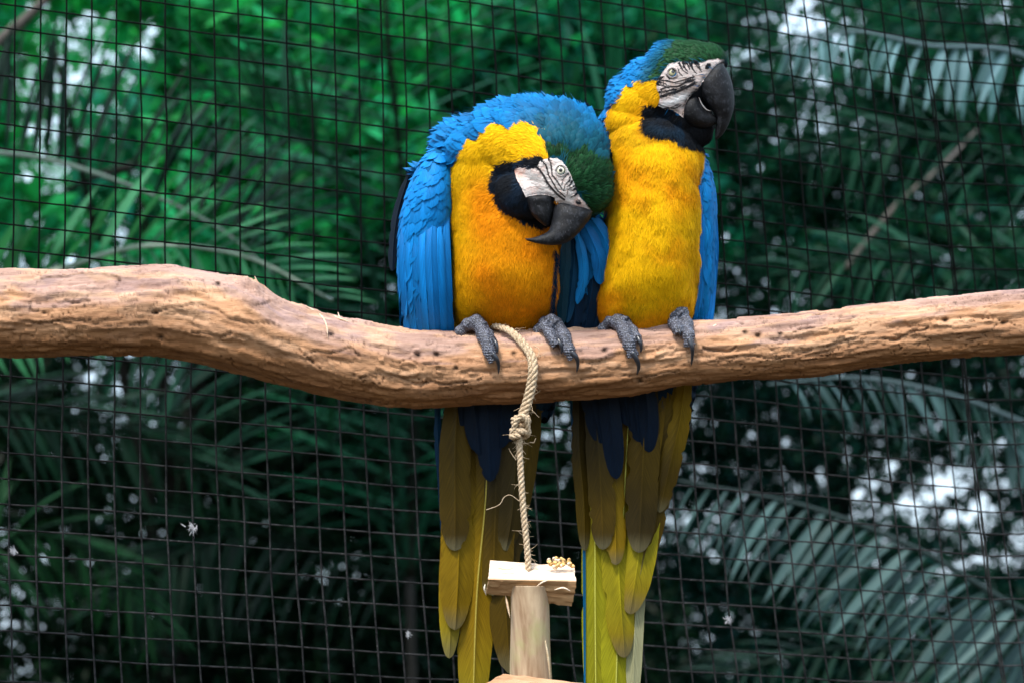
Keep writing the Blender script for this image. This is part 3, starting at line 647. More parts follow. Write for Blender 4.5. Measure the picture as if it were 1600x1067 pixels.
def splinter(pts, w, col, parent, name='splinter', mat='wood', y0=0):
    p = cr(np.array([P(*q) for q in pts]), 14); t = nrm(np.gradient(p, axis=0)); s = nrm(np.cross(t, F)); wd = np.sin(np.linspace(.25, np.pi - .05, 14))[:, None] * w / 2
    mb = MB().loft(np.stack([p - s * wd, p - F * .0007, p + s * wd, p + F * .0007], 1), col); return link(name, mb.mesh(name), M[mat], parent)
ycirc = lambda x, y: -float(np.sqrt(max(0, 1 - ((y - perch_mid(x)[0]) / perch_mid(x)[1]) ** 2)) * perch_mid(x)[1] * .97 * K + .002)
for pl_ in ([(478,478),(500,492),(510,508),(512,530)], [(1140,503),(1118,508),(1104,520)], [(520,492),(528,497),(538,500),(545,497)], [(398,432),(402,441),(410,452)], [(528,488),(532,498),(546,503)]):
    splinter([(x, y, ycirc(x, y) - .001) for x, y in pl_], .0022, (.7, .56, .42), perch)

#ROPE
# ------------------------------------------------------------------ rope with a knot, carrying the wooden toy
rope = empty('rope', P(813, 655, -.05)); tag(rope, 'pale twisted sisal rope looped over the perch and knotted below it', 'rope')
def twisted(path, r, turns_per_m, name='rope_strand', ns=3, taper=None):
    p = cr(np.asarray(path), 240); L = np.r_[0, np.cumsum(np.linalg.norm(np.diff(p, axis=0), axis=1))]; t = nrm(np.gradient(p, axis=0))
    u = nrm(np.cross(t, np.array([.13, .9, .2]))); v = np.cross(t, u)
    for s in range(ns):
        a = 2 * np.pi * (s / ns + L * turns_per_m); q = p + (r * .52) * (np.cos(a)[:, None] * u + np.sin(a)[:, None] * v)
        rr = r * .56 * (1 + .12 * (vnoise(q * 300, s) - .5))
        mb = MB().loft(tube_rings(q, rr, 9, ref=(.13, .9, .2))); link(name, mb.mesh(name), M['rope'], rope)
    return p
rp = [(772, 514, .008), (778, 511, -.012), (797, 518, -.030), (816, 536, -.042), (830, 556, -.050), (833, 577, -.055), (831, 597, -.054), (826, 622, -.050), (820, 640, -.047), (815, 655, -.045)]
rpw = np.array([P(*q) for q in rp]); p1 = twisted(rpw + RT * .0018, .0040, 45); twisted(rpw - RT * .0026 + UP * .001 + F * .002, .0036, 48)
low = np.array([P(*q) for q in [(812, 672, -.047), (812, 700, -.047), (815, 760, -.046), (819, 810, -.045), (824, 860, -.044), (826, 890, -.043)]]); p2 = twisted(low, .0038, 52)
a = np.linspace(0, 2 * np.pi * 1.6, 26)
twisted(P(814 + 11 * np.cos(a), 652 + a * 1.0 + 4 * np.sin(a), -.050 + .009 * np.sin(a)), .0038, 46, 'knot')
twisted(P(812 + 12 * np.cos(a + 1), 671 + a * 1.2 + 3 * np.sin(a + 1), -.049 + .009 * np.sin(a + 1)), .0039, 46, 'knot')
twisted(P(np.array([800, 806, 814, 822, 826]), np.array([684, 660, 650, 656, 676]), np.array([-.052, -.06, -.063, -.06, -.052])), .0034, 46, 'knot')
mb = MB(); rf = np.random.default_rng(3)
for path, cnt in ((p1, 60), (p2, 75)):
    for k in range(cnt):
        q = path[rf.integers(5, 235)]; dd = nrm(rf.normal(size=3) * [1, .6, .7] + [0, 0, -.3]); d2 = nrm(rf.normal(size=3)); L = rf.uniform(.004, .013)
        t = np.linspace(0, 1, 6)[:, None]; mb.loft(tube_rings(q + dd * (.003 + t * L) + d2 * t ** 2 * L * .5, np.linspace(.00032, .00012, 6), 4, ref=(.3, .8, .2)), cap=False)
for pts in ([(811, 782, -.048), (798, 773, -.05), (788, 776, -.052), (780, 788, -.054), (760, 796, -.056)], [(828, 690, -.048), (834, 691, -.05), (837, 684, -.052)], [(806, 718, -.05), (798, 706, -.05), (795, 700, -.052)], [(833, 540, -.05), (842, 545, -.052), (840, 556, -.054), (832, 560, -.054)]):
    p = cr(np.array([P(*q) for q in pts]), 20); mb.loft(tube_rings(p, .0004, 4, ref=(.3, .8, .2)), cap=False)
tag(link('rope_fibre', mb.mesh('rope_fibre'), M['rope'], rope), kind='stuff')

# split wood block: bevelled, rough prism
def rough_block(name, prof_l, prof_r, n, colf, seed, label, cat, amp=.0012, hole=None):
    """prof_l/prof_r: matching outline points (px,py,y) of the two ends; surface subdivided along and around with chips"""
    a = []
    for pr_ in (prof_l, prof_r):
        q = np.array([P(*z) for z in pr_]); ring = []
        for i in range(len(q)):
            for t in np.linspace(0, 1, 9, endpoint=False): ring.append(q[i] * (1 - t) + q[(i + 1) % len(q)] * t)
        a.append(np.array(ring))
    t = np.linspace(0, 1, n)[:, None, None]; rings = a[0] * (1 - t) + a[1] * t
    c = rings.mean(1, keepdims=True); dirn = nrm(rings - c); nz = fbm(rings * [25, 160, 160], seed, 4) - .5; rings = rings + dirn * (nz * amp * 4)[..., None]
    st = sstep(.5, .52, fbm(rings * [14, 120, 120], seed + 9, 3)); rings = rings - dirn * (st * amp)[..., None]
    rings[0] += -RT * .002 * (vnoise(rings[0] * 300, 2) - .5)[:, None]; rings[-1] += RT * .003 * (vnoise(rings[-1] * 300, 2) - .5)[:, None]
    mb = MB().loft(rings); m_ = rings.shape[1]; mb.c[0] = colf(rings, m_).reshape(-1, 3)
    mb.c[1] = np.array([[.7, .55, .4]]); mb.c[2] = np.array([[.45, .3, .18]])
    o = link(name, mb.mesh(name, False), M['wood'], None, tuple(rings.mean((0, 1)))); tag(o, label, cat); return o
def colblk(r, m_):
    c = np.tile(np.array([.76, .62, .50]), (r.shape[0], m_, 1)); k = np.arange(m_) // 9; c[:, (k == 1) | (k == 2)] = (.36, .22, .11); c[:, (k == 3)] = (.3, .2, .1); return c
blk = rough_block('wooden_block', [(766, 875, -.028), (763, 905, -.062), (760, 928, -.045), (764, 905, -.01)],
                  [(896, 880, -.028), (901, 908, -.062), (893, 947, -.045), (897, 910, -.01)], 60, colblk, 5,
                  'split pale wood block skewered on the rope above the round spindle', 'wooden block')
rs = np.random.default_rng(8)
for k in range(26):
    x0 = rs.uniform(858, 893); y0 = rs.uniform(875, 890); a_ = rs.uniform(-2.9, -.3); L = rs.uniform(6, 16)
    splinter([(x0, y0, -.045), (x0 + L * .5 * math.cos(a_), y0 + L * .5 * math.sin(a_) * .6 - 1, -.05), (x0 + L * math.cos(a_), y0 + L * math.sin(a_) * .6, -.05)], .0055, (.75, .5, .2) if k % 3 else (.8, .66, .5), blk)
for pts in ([(838, 916, -.06), (848, 909, -.064), (856, 906, -.064)], [(866, 921, -.062), (880, 918, -.064), (892, 923, -.062)], [(775, 886, -.052), (792, 889, -.054), (806, 885, -.054)], [(758, 912, -.055), (757, 920, -.055), (760, 930, -.05)]):
    splinter(pts, .0022, (.85, .74, .6), blk)
stp = [(796, 915, 859, 915, -.040, 31), (798, 935, 858, 935, -.040, 30), (798, 975, 859, 975, -.040, 30), (797, 1020, 860, 1020, -.040, 31), (796, 1075, 863, 1075, -.040, 33)]
rg = pair_rings(stp, 70, 72); cc = rg.mean(1, keepdims=True); rg = cc + (rg - cc) * (1 + .035 * (fbm(rg * [120, 120, 10], 4, 3) - .5))[..., None]
stem = link('wooden_spindle', MB().loft(rg).mesh('wooden_spindle'), M['stem'], None, tuple(P(828, 1000, -.04))); tag(stem, 'smooth greyish tan round spindle between the two split wood blocks', 'wooden spindle')
splinter([(790, 930, -.045), (793, 945, -.055), (797, 965, -.062)], .003, (.5, .38, .26), stem); splinter([(852, 1000, -.06), (857, 1030, -.06), (860, 1064, -.055)], .003, (.6, .5, .34), stem)
rough_block('wooden_block', [(786, 1052, -.07), (752, 1069, -.09), (760, 1110, -.06), (800, 1090, -.02)], [(864, 1062, -.065), (915, 1067, -.08), (905, 1115, -.05), (880, 1090, -.02)], 50,
            lambda r, m_: np.tile(np.array([.45, .28, .17]), (r.shape[0], m_, 1)), 15, 'brown wood block below the round spindle, at the bottom edge', 'wooden block')

#BIRDS
# ------------------------------------------------------------------ feathers
TU = np.array([0, .15, .35, .58, .78, .92, 1.0]); TW = np.array([.35, .72, .96, 1.0, .84, .52, .10])
def feather_batch(Pp, T, Nn, L, W, col, lift=.18, curl=.25, camber=.22, rng=RNG, tipc=None, sn=None, tw=TW):
    """many vane feathers: base points, tangent, normal, lengths, widths, colours -> one MB"""
    n = len(Pp); T = nrm(T - (T * Nn).sum(1, keepdims=True) * Nn); B = np.cross(Nn, T); nu = len(TU)
    u = TU[None, :, None]; v = np.array([-1, 0, 1.])[None, None]; w = tw[None, :, None]
    L_, W_ = L[:, None, None], W[:, None, None]; lf = np.broadcast_to(lift, (n,))[:, None, None]
    along = u * L_ * (1 - .06 * np.abs(v)); side = v * w * W_ / 2; up = L_ * (lf * u - curl * lf * 2 * u ** 2 * .5) - camber * W_ * np.abs(v) ** 1.5 * w + .0004
    sh = np.broadcast_shapes(along.shape, side.shape, up.shape); along, side, up = (np.broadcast_to(z, sh)[..., None] for z in (along, side, up))
    V = Pp[:, None, None] + T[:, None, None] * along + B[:, None, None] * side + Nn[:, None, None] * up
    m_ = nu * 3; V = V.reshape(n, m_, 3)
    q = []
    for a in range(nu - 1):
        for c in range(2): q.append([a * 3 + c, a * 3 + c + 1, a * 3 + c + 4, a * 3 + c + 3])
    f = (np.arange(n)[:, None, None] * m_ + np.array(q)[None])
    cc = np.repeat(col[:, None], m_, 1).reshape(n, nu, 3, 3); g = (.72 + .36 * TU)[None, :, None, None]; cc = cc * g
    if tipc is not None:
        k = sstep(.6, 1, TU)[None, :, None, None]; cc = cc * (1 - k) + tipc[:, None, None] * k
    uv = np.broadcast_to(np.stack(np.meshgrid(TU, [-1, 0, 1.], indexing='ij')[::-1], -1)[None], (n, nu, 3, 2)).copy(); uv[..., 1] += rng.random((n, 1, 1)) * 9
    nn = nrm(Nn[:, None, None] * 1.0 + B[:, None, None] * (v * .45)[..., None] + T[:, None, None] * ((u - .35) * .55)[..., None]); nn = np.broadcast_to(nn, (n, nu, 3, 3))
    return V.reshape(-1, 3), f.reshape(-1), cc.reshape(-1, 3), uv.reshape(-1, 2), nn.reshape(-1, 3)

def strands(Pp, T, Nn, L, w0, col, lift, rng):
    n = len(Pp); T = nrm(T - (T * Nn).sum(1, keepdims=True) * Nn); B = np.cross(Nn, T); T = nrm(T + B * rng.normal(size=(n, 1)) * .28)
    B = nrm(np.cross(Nn, T)); L_ = L[:, None]
    a = Pp; m1 = Pp + T * L_ * .5 + Nn * L_ * lift[:, None] * .75; e = Pp + T * L_ + Nn * L_ * lift[:, None]
    w = w0[:, None] if np.ndim(w0) else w0
    V = np.stack([a - B * w * .5, a + B * w * .5, m1 - B * w * .42, m1 + B * w * .42, e], 1).reshape(-1, 3); k = np.arange(n)[:, None] * 5
    f = np.concatenate([k + [0, 1, 3], k + [0, 3, 2], k + [2, 3, 4]], 1).ravel()
    g = np.array([.7, .7, 1, 1, 1.12])[None, :, None]; cc = (col[:, None] * g).reshape(-1, 3)
    nn = np.repeat(nrm(Nn + T * .18 + B * rng.normal(size=(n, 1)) * .22), 5, 0)
    return V, f, cc, nn

def flow_dir(px, py, seeds):
    s = np.asarray(seeds, float); d = (px[:, None] - s[:, 0]) ** 2 + (py[:, None] - s[:, 1]) ** 2; w = 1 / (d + 60) ** 1.5
    v = (w[..., None] * nrm(s[:, 2:4])).sum(1); v = nrm(v)
    return v[:, 0:1] * RT - v[:, 1:2] * UP

def long_feather(path, width, col, name, parent, tipc=None, edge=None, roll=0.0, camber=.18, thick=True, face=None, nu=26, rachis=None, tip=.12, base=.5):
    """one vane feather along a path of (px,py,y); width in px"""
    tt0 = np.linspace(0, 1, nu); u = 1 - (1 - tt0) ** 1.5; p = cr(np.array([P(*q) for q in path]), 400)[(u * 399).astype(int)]; t = nrm(np.gradient(p, axis=0)); n0 = -F if face is None else np.asarray(face, float)
    B = nrm(np.cross(n0, t)); Nn = np.cross(t, B); B = B * math.cos(roll) + Nn * math.sin(roll); Nn = np.cross(t, B)
    q_ = np.clip((1 - u) / tip, 0, 1); w = width * K * (base + (1 - base) * sstep(0, .35, u)) * np.sqrt(np.clip(1 - (1 - q_) ** 2, 0, 1)) ** .9; w = np.maximum(w, .0003)
    vs = np.array([-1, -.75, -.4, -.06, 0, .06, .4, .75, 1]); camb = -camber * np.abs(vs) ** 1.4; camb = camb + np.where(np.abs(vs) < .03, .05, 0)
    ragged = 1 + .035 * (vnoise(np.stack([u * 40, u * 0, u * 0], -1), int(abs(path[0][0] * 7 + path[-1][0])) ) - .5)
    V = p[:, None] + B[:, None] * (vs[None, :, None] * (w * ragged)[:, None, None] / 2) + Nn[:, None] * (camb[None, :, None] * w[:, None, None])
    for sd_ in (0, 1):      # barbs parted here and there along the margins
        nt_ = sstep(.70, .80, vnoise(np.stack([u * 22, u * 0 + sd_ * 3.3, u * 0 + path[0][0] * .37], -1), 12)) * .22 * (u > .15)
        for q_i in ((0, 1) if sd_ == 0 else (7, 8)): V[:, q_i] += (p - V[:, q_i]) * nt_[:, None] * (1 if q_i in (0, 8) else .5)
    m_ = len(vs); i = np.arange(nu - 1)[:, None] * m_ + np.arange(m_ - 1)[None]; f = np.stack([i, i + 1, i + m_ + 1, i + m_], -1).ravel()
    c = np.broadcast_to(np.asarray(col, float) if np.ndim(col) == 1 else cr(np.asarray(col), 400)[(u * 399).astype(int)][:, None], (nu, m_, 3)).copy(); c = c * (.72 + .56 * fbm(np.stack([u[:, None] * 5 + 0 * vs, vs * 1.6 + 0 * u[:, None], vs * 0 + u[:, None] * 0 + path[0][0]], -1), 4, 3))[..., None]
    if tipc is not None: k = (sstep(.86, 1, u) * .75)[:, None, None]; c = c * (1 - k) + np.asarray(tipc) * k
    if edge is not None: k = sstep(.55, 1, np.abs(vs))[None, :, None]; c = c * (1 - k * .8) + np.asarray(edge) * k * .8
    rc = np.asarray(rachis) if rachis is not None else c[:, m_ // 2] * 1.5; c[:, m_ // 2] = rc
    uvx, uvy = np.meshgrid(vs, u * (np.linalg.norm(p[-1] - p[0]) / .05), indexing='xy')
    mb = MB().add(V, f, 4, c.reshape(-1, 3), np.stack([uvx, uvy], -1).reshape(-1, 2))
    return link(name, mb.mesh(name), M['quill'], parent)

BLUE = np.array([0.003, 0.18, 0.50]); BLUE2 = np.array([0.003, 0.115, 0.30]); YEL = np.array([0.93, 0.50, 0.003]); ORG = np.array([0.86, 0.27, 0.002]); GRN = np.array([0.006, 0.045, 0.014]); BLK = np.array([0.008, 0.010, 0.014]); NAVY = np.array([0.004, 0.025, 0.06])

def body_parts(root, v, t, vn, colour, flow, skip, name_prefix, rng, spec):
    """skin mesh plus plumage: colour(px,py,yn,rng)->(col, size px, fluffiness)"""
    x0, y0, _ = to_px(v); fo = sstep(2, 40, poly_dist(x0, y0, spec['face']))
    v = v + vn * (spec['lump'] * (fbm(v * 42, 71, 2) - .5) * fo)[:, None]
    px, py, yy = to_px(v); c, s, fl = colour(px, py, vn @ F, rng, v)
    me = mesh_np('body', v, t.ravel(), 3, c * .55); link('body', me, M['under'], root)
    # contour feathers
    for nm, dens, which in (('head_feathers', 1.0, 'head'), ('body_feathers', 1.0, 'body')):
        p, nn = sample(v, t, vn, spec['dens'], rng); px, py, yy = to_px(p)
        head = spec['is_head'](px, py, yy); sel = (head if which == 'head' else ~head) & ~skip(px, py, nn @ F, 0)
        p, nn, px, py = p[sel], nn[sel], px[sel], py[sel]
        c, s, fl = colour(px, py, nn @ F, rng, p); k = fl < .5; p2, n2, c2, s2, x2, y2 = p[k], nn[k], c[k], s[k], px[k], py[k]
        T = flow_dir(x2, y2, flow); T = nrm(T + np.array([0, 0, -.25]) * 0 + rng.normal(size=T.shape) * .10)
        L = s2 * K * rng.uniform(.8, 1.25, len(p2)); W = L * np.where(s2 > 16, rng.uniform(.8, 1.05, len(p2)), rng.uniform(.6, .8, len(p2)))
        V, f, cc, uv, sn = feather_batch(p2, T, n2, L, W, c2 * rng.uniform(.82, 1.18, (len(p2), 1)), lift=rng.uniform(.06, .34, len(p2)) * np.where(s2 > 16, 1.15, .9), rng=rng)
        me = mesh_np(nm, V, f, 4, cc, uv, sn); tag(link(nm, me, M['contour'], root), kind='stuff')
    p, nn = sample(v, t, vn, spec['fdens'], rng); px, py, yy = to_px(p); sel = ~skip(px, py, nn @ F, 1); p, nn, px, py = p[sel], nn[sel], px[sel], py[sel]
    c, s, fl = colour(px, py, nn @ F, rng, p); keep = rng.random(len(p)) < np.where(fl >= .5, 1, np.where(s > 16, .03, .16)); keep &= ~((nn @ F > .45) & (fl >= .5) & (rng.random(len(p)) < .6))
    p, nn, px, py, c, s, fl = (z[keep] for z in (p, nn, px, py, c, s, fl))
    T = flow_dir(px, py, flow); L = s * K * rng.uniform(.7, 1.3, len(p)); cl = fbm(p * 120, 12, 2); lift = np.where(fl >= .5, .10 + .16 * cl, .28) * rng.uniform(.6, 1.5, len(p))
    V, f, cc, sn = strands(p, T, nn, L, .00075, c * (rng.uniform(.85, 1.15, (len(p), 1))) * (.8 + .4 * cl[:, None]), lift, rng)
    me = mesh_np('down_fluff', V, f, 3, cc, None, sn); tag(link('down_fluff', me, M['fluff'], root), kind='stuff')
    return v

def face_patch(root, bvh, poly, lines, eye, colf, step=.5, off=.0008, thick=1.0):
    xs_ = np.arange(min(p[0] for p in poly) - 1, max(p[0] for p in poly) + 1, step); ys_ = np.arange(min(p[1] for p in poly) - 1, max(p[1] for p in poly) + 1, step)
    gx, gy = np.meshgrid(xs_, ys_, indexing='ij'); pd = poly_dist(gx, gy, poly) + (vnoise(np.stack([gx * .5, gy * .5, gx * 0], -1), 3) - .5) * 1.5
    y = np.full(gx.shape, np.nan)
    for i in range(gx.shape[0]):
        for j in range(gx.shape[1]):
            if pd[i, j] < 1.2:
                w = P(gx[i, j], gy[i, j], 0); dr = nrm(w - CAM); h = bvh.ray_cast(Vector(CAM), Vector(dr))
                if h[0] is not None: y[i, j] = to_px(np.array(h[0]))[2]
    ok = ~np.isnan(y) & (pd < .6)
    y0 = np.where(np.isnan(y), np.nanmedian(y), y)
    for _ in range(6): y0[1:-1, 1:-1] = (y0[1:-1, 1:-1] * 2 + y0[:-2, 1:-1] + y0[2:, 1:-1] + y0[1:-1, :-2] + y0[1:-1, 2:]) / 6
    wr = fbm(np.stack([gx * .16, gy * .16, gx * 0], -1), 5, 4); wr2 = fbm(np.stack([gx * .09 + wr * 2, gy * .32 + wr * 3, gx * 0], -1), 9, 3)
    hgt = off + .0011 * (wr2 - .5) + sstep(0, -5, pd) * .0008
    ed = np.hypot(gx - eye[0], gy - eye[1]); hgt = hgt + .0012 * np.exp(-((ed - eye[2] * 1.15) / 1.6) ** 2)
    c = colf(gx, gy, wr, wr2)
    ld = np.full(gx.shape, 99.)
    for ln, w_ in lines: ld = np.minimum(ld, seg_dist(gx, gy, ln) - w_ * .5)
    k = sstep(.5, -.4, ld)[..., None]; c = c * (1 - k) + np.array([.02, .016, .016]) * k
    hgt = hgt + .0003 * k[..., 0]
    kr = np.exp(-((ed - eye[2] * 1.1) / .8) ** 2)[..., None] * .85; c = c * (1 - kr) + np.array([.05, .04, .035]) * kr
    V = P(gx, gy, y0 - hgt); n0, n1 = gx.shape; idx = np.arange(n0 * n1).reshape(n0, n1)
    m4 = ok[:-1, :-1] & ok[1:, :-1] & ok[1:, 1:] & ok[:-1, 1:]; hole = (np.hypot(gx - eye[0], gy - eye[1]) < eye[2] * .93)[:-1, :-1]; m4 &= ~hole
    f = np.stack([idx[:-1, :-1], idx[:-1, 1:], idx[1:, 1:], idx[1:, :-1]], -1)[m4]
    used = np.unique(f); mp = np.zeros(n0 * n1, int); mp[used] = np.arange(len(used))
    me = mesh_np('face_patch', V.reshape(-1, 3)[used], mp[f].ravel(), 4, c.reshape(-1, 3)[used]); fp = link('face_patch', me, M['skin'], root)
    # tiny black feathers along the facial lines
    rr = np.random.default_rng(2); B_, T_, C_ = [], [], []
    yi = lambda x, y_: y0[np.clip(((x - xs_[0]) / step).astype(int), 0, n0 - 1), np.clip(((y_ - ys_[0]) / step).astype(int), 0, n1 - 1)]
    for ln, w_ in lines:
        q = cr(ln, 60); tt = nrm(np.gradient(q, axis=0)); cnt = int(46 * w_ + len(ln) * 8); k = rr.integers(0, 60, cnt)
        x = q[k, 0] + rr.normal(size=cnt) * w_ * .35; y_ = q[k, 1] + rr.normal(size=cnt) * w_ * .35
        B_.append(P(x, y_, yi(x, y_) - .0012)); T_.append(-(tt[k, 0:1] * RT - tt[k, 1:2] * UP) * np.sign(tt[k, 1:2] + 1e-3) + rr.normal(size=(cnt, 3)) * .25)
    B_, T_ = np.vstack(B_), nrm(np.vstack(T_)); nB = len(B_)
    V, f, cc, sn = strands(B_, T_, np.repeat(-F[None], nB, 0), rr.uniform(1.6, 3.4, nB) * K * 1.2, .0009, np.tile(BLK, (nB, 1)), np.full(nB, .25), rr)
    tag(link('facial_feathers', mesh_np('facial_feathers', V, f, 3, cc, None, sn), M['fluff'], root), kind='stuff')
    ye = float(yi(np.array([eye[0]]), np.array([eye[1]]))[0])
    return ye

def make_eye(root, x, y, ye, r, look, iris):
    n_, m_ = 26, 40; ph = np.linspace(0.001, 1.45, n_); th_ = np.linspace(0, 2 * np.pi, m_, endpoint=False); pp, tt = np.meshgrid(ph, th_, indexing='ij')
    X_ = np.sin(pp) * np.cos(tt); Z_ = np.sin(pp) * np.sin(tt); Y_ = np.cos(pp)
    V = P(x + X_ * r, y - Z_ * r, ye + .0022 - Y_ * r * .7 * K)
    dd = np.hypot(X_ - look[0], Z_ - look[1]); c = np.where((dd < .42)[..., None], np.array([.004, .004, .005]), np.asarray(iris) * (.8 + .35 * vnoise(np.stack([tt * 6, dd * 8, dd * 0], -1), 3))[..., None])
    rim = sstep(.80, .93, np.hypot(X_, Z_))[..., None]; c = c * (1 - rim) + np.array([.02, .018, .016]) * rim
    mb = MB().loft(V[::-1]); mb.c[0] = c[::-1].reshape(-1, 3); mb.c[2] = np.array([[.004, .004, .005]]); mb.c[1] = np.array([[.02, .02, .02]])
    return link('eye', mb.mesh('eye'), M['eye'], root)

def foot(root, toes, claws, name='foot'):
    mb = MB()
    for pts, r0, r1 in toes:
        p = cr(np.array([P(*q) for q in pts]), 18); u = np.linspace(0, 1, 18); r = (r0 + (r1 - r0) * u) * K * (1 + .13 * np.sin(u * 22)); mb.loft(tube_rings(p, r, 12))
    v, t, vn = remesh(mb, .0009, 2); _, vy_, _ = to_px(v); v = v + vn * ((vnoise(v * 700, 3) - .5) * .0005 + .00042 * np.sign(np.sin(vy_ * 1.5)) * np.abs(np.sin(vy_ * 1.5)) ** .5 * sstep(518, 530, vy_))[:, None]
    o = link(name, mesh_np(name, v, t.ravel(), 3), M['foot'], root)
    for pts, r0 in claws:
        p = cr(np.array([P(*q) for q in pts]), 14); r = r0 * K * np.sqrt(np.clip(1 - np.linspace(0, 1, 14), .004, 1)); mb = MB().loft(tube_rings(p, r, 10)); link('claw', mb.mesh('claw'), M['claw'], o)
    return o
fy = lambda x, y, o=0: ycirc(x, max(y, perch_mid(x)[0] - perch_mid(x)[1] * .97)) - .004 + o

#LEFT MACAW
rgl = np.random.default_rng(21)
mac = empty('macaw', P(800, 522, 0)); tag(mac, 'blue and yellow macaw bowing its head sideways, left bird on the branch', 'macaw', 'macaws on the branch')
mb = MB()
mb.loft(pair_rings([(735,205,835,205,.0,38),(712,232,862,232,.002,56),(704,265,868,265,.004,60),(703,320,874,320,.006,64),(704,380,878,380,.006,68),(705,430,880,430,.006,68),(706,470,876,470,.012,60),(712,500,864,500,.026,44),(724,526,846,526,.040,32),(745,548,825,548,.045,20)], 44, 40, .9))
mb.loft(pair_rings([(662,262,760,262,.035,40),(648,310,880,310,.04,55),(645,400,905,400,.045,58),(660,480,905,480,.05,50),(680,560,890,560,.06,34),(700,640,860,640,.07,20)], 30, 32))
for a in ((765,236,.0,60,58,55),(800,222,-.012,66,62,58),(835,228,-.028,76,74,56),(868,245,-.038,84,84,52),(885,272,-.044,72,66,46),(897,296,-.046,60,46,36),(902,317,-.052,25,14,24),(822,298,-.044,46,42,34),(730,222,.03,44,34,40)): ellipsoid(mb, *a)
v, t, vn = remesh(mb, .0017, 5)
BIBL = [(769,285),(773,268),(781,258),(795,253),(812,251),(830,250),(848,248),(852,262),(864,300),(868,310),(866,352),(853,356),(838,352),(817,347),(802,338),(786,330),(775,318)]
FACEL = [(804,266),(808,260),(816,259),(828,260),(838,264),(842,256),(846,251),(852,249),(861,248),(869,248),(877,252),(885,261),(891,272),(897,288),(901,303),(907,309),(915,318),(925,331),(918,332),(903,328),(885,320),(869,317),(867,309),(855,305),(835,305),(822,308),(816,296),(812,288),(806,276)]
GRNL = [(853,222),(872,236),(900,238),(930,246),(958,272),(964,300),(955,330),(925,336),(905,308),(893,275),(883,256),(868,246),(850,246)]
YELL = [(700,262),(706,244),(718,232),(742,212),(762,196),(790,187),(815,190),(840,200),(852,214),(854,240),(862,262),(872,300),(874,340),(880,380),(884,470),(870,530),(860,560),(698,560),(700,400)]
def colL(px, py, ny, rng, p):
    n = len(px); jx = px + (fbm(p * 200, 3, 2) - .5) * 8; jy = py + (fbm(p * 200, 9, 2) - .5) * 8
    c = np.tile(BLUE, (n, 1)); s = np.where(px < 780, 30., 25.); fl = np.zeros(n)
    k = (fbm(p * 45, 5, 3) - .35)[:, None] * 1.6; k = k * (1 + 1.2 * sstep(820, 880, px)[:, None] * sstep(160, 190, py)[:, None]); c = BLUE2 * .6 * np.clip(k, 0, .85) + c * (1 - np.clip(k, 0, .85))
    tq = sstep(78, 5, poly_dist(px, py, GRNL) + (fbm(p * 60, 33, 2) - .5) * 30)[:, None]; c = c * (1 - tq * .9) + np.array([.003, .065, .085]) * tq * .9; s = np.where(tq[:, 0] > .3, 17, s)
    g = in_poly(px + (fbm(p * 60, 35, 2) - .5) * 40, py + (fbm(p * 60, 36, 2) - .5) * 40, GRNL); c[g] = GRN * rng.uniform(.5, 1.5, (g.sum(), 1)); s[g] = 10
    yl = in_poly(jx, jy, YELL) & (ny < .35); o = sstep(-8, 50, px - 712)[:, None] * sstep(235, 320, py)[:, None] * .95 * (1 - .3 * sstep(440, 510, py)[:, None]) + sstep(30, 0, np.hypot(px - 838, py - 240))[:, None] * .5
    o = np.clip(o + (fbm(p * 30, 8, 2)[:, None] - .5) * .7, 0, 1); yc = YEL * (1 - o) + ORG * o; c[yl] = yc[yl]; s[yl] = 10.; fl[yl] = 1
    bk = in_poly(jx, jy, BIBL) & (ny < .3); nv = fbm(p * 110, 15, 2)[:, None]; bc = BLK * (1 - nv) * 1.2 + np.array([.010, .028, .06]) * np.clip(nv - .4, 0, 1) * 1.5; c[bk] = bc[bk]; s[bk] = 11; fl[bk] = 1
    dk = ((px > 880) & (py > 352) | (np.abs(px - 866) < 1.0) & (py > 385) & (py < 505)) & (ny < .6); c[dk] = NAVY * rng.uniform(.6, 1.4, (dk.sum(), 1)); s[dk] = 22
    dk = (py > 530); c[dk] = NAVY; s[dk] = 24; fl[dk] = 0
    return c, s, fl
def skipL(px, py, ny, k):
    r = (poly_dist(px, py, FACEL) < (-1.0 if k else 5)) & (ny < .3)
    r |= in_poly(px, py, [(820,308),(868,306),(868,318),(925,330),(905,385),(820,380),(850,350)]) & (ny < .2)
    if not k: r |= (px < 712) & (py > 285)
    return r
flowL = [(940,300,.9,-.25),(950,250,.7,-.7),(925,200,.4,-.9),(890,170,-.1,-1),(850,165,-.6,-.7),(800,180,-1,-.25),(740,200,-1,.1),(705,225,-.9,.5),(900,250,.4,-.8),(870,225,-.2,-1),(820,225,-.9,-.2),(780,220,-.8,.4),(740,260,-.3,1),(790,270,-1,.3),(775,300,-.9,.5),(800,330,-.5,.9),(850,350,.1,1),(720,330,0,1),(780,380,0,1),(840,400,0,1),(780,460,0,1),(720,480,0,1),(860,470,0,1),(920,320,.8,.3),(900,400,.1,1),(900,500,0,1)]
v = body_parts(mac, v, t, vn, colL, flowL, skipL, 'L', rgl, dict(dens=60000, fdens=1500000, lump=.006, face=FACEL, is_head=lambda x, y, d_: (x > 690) & (y < 345)))
bvh = BVHTree.FromPolygons([Vector(q) for q in v], t.tolist())
o6 = lambda pts, ox, oy, s: [(ox + a / s, oy + b_ / s) for a, b_ in pts]
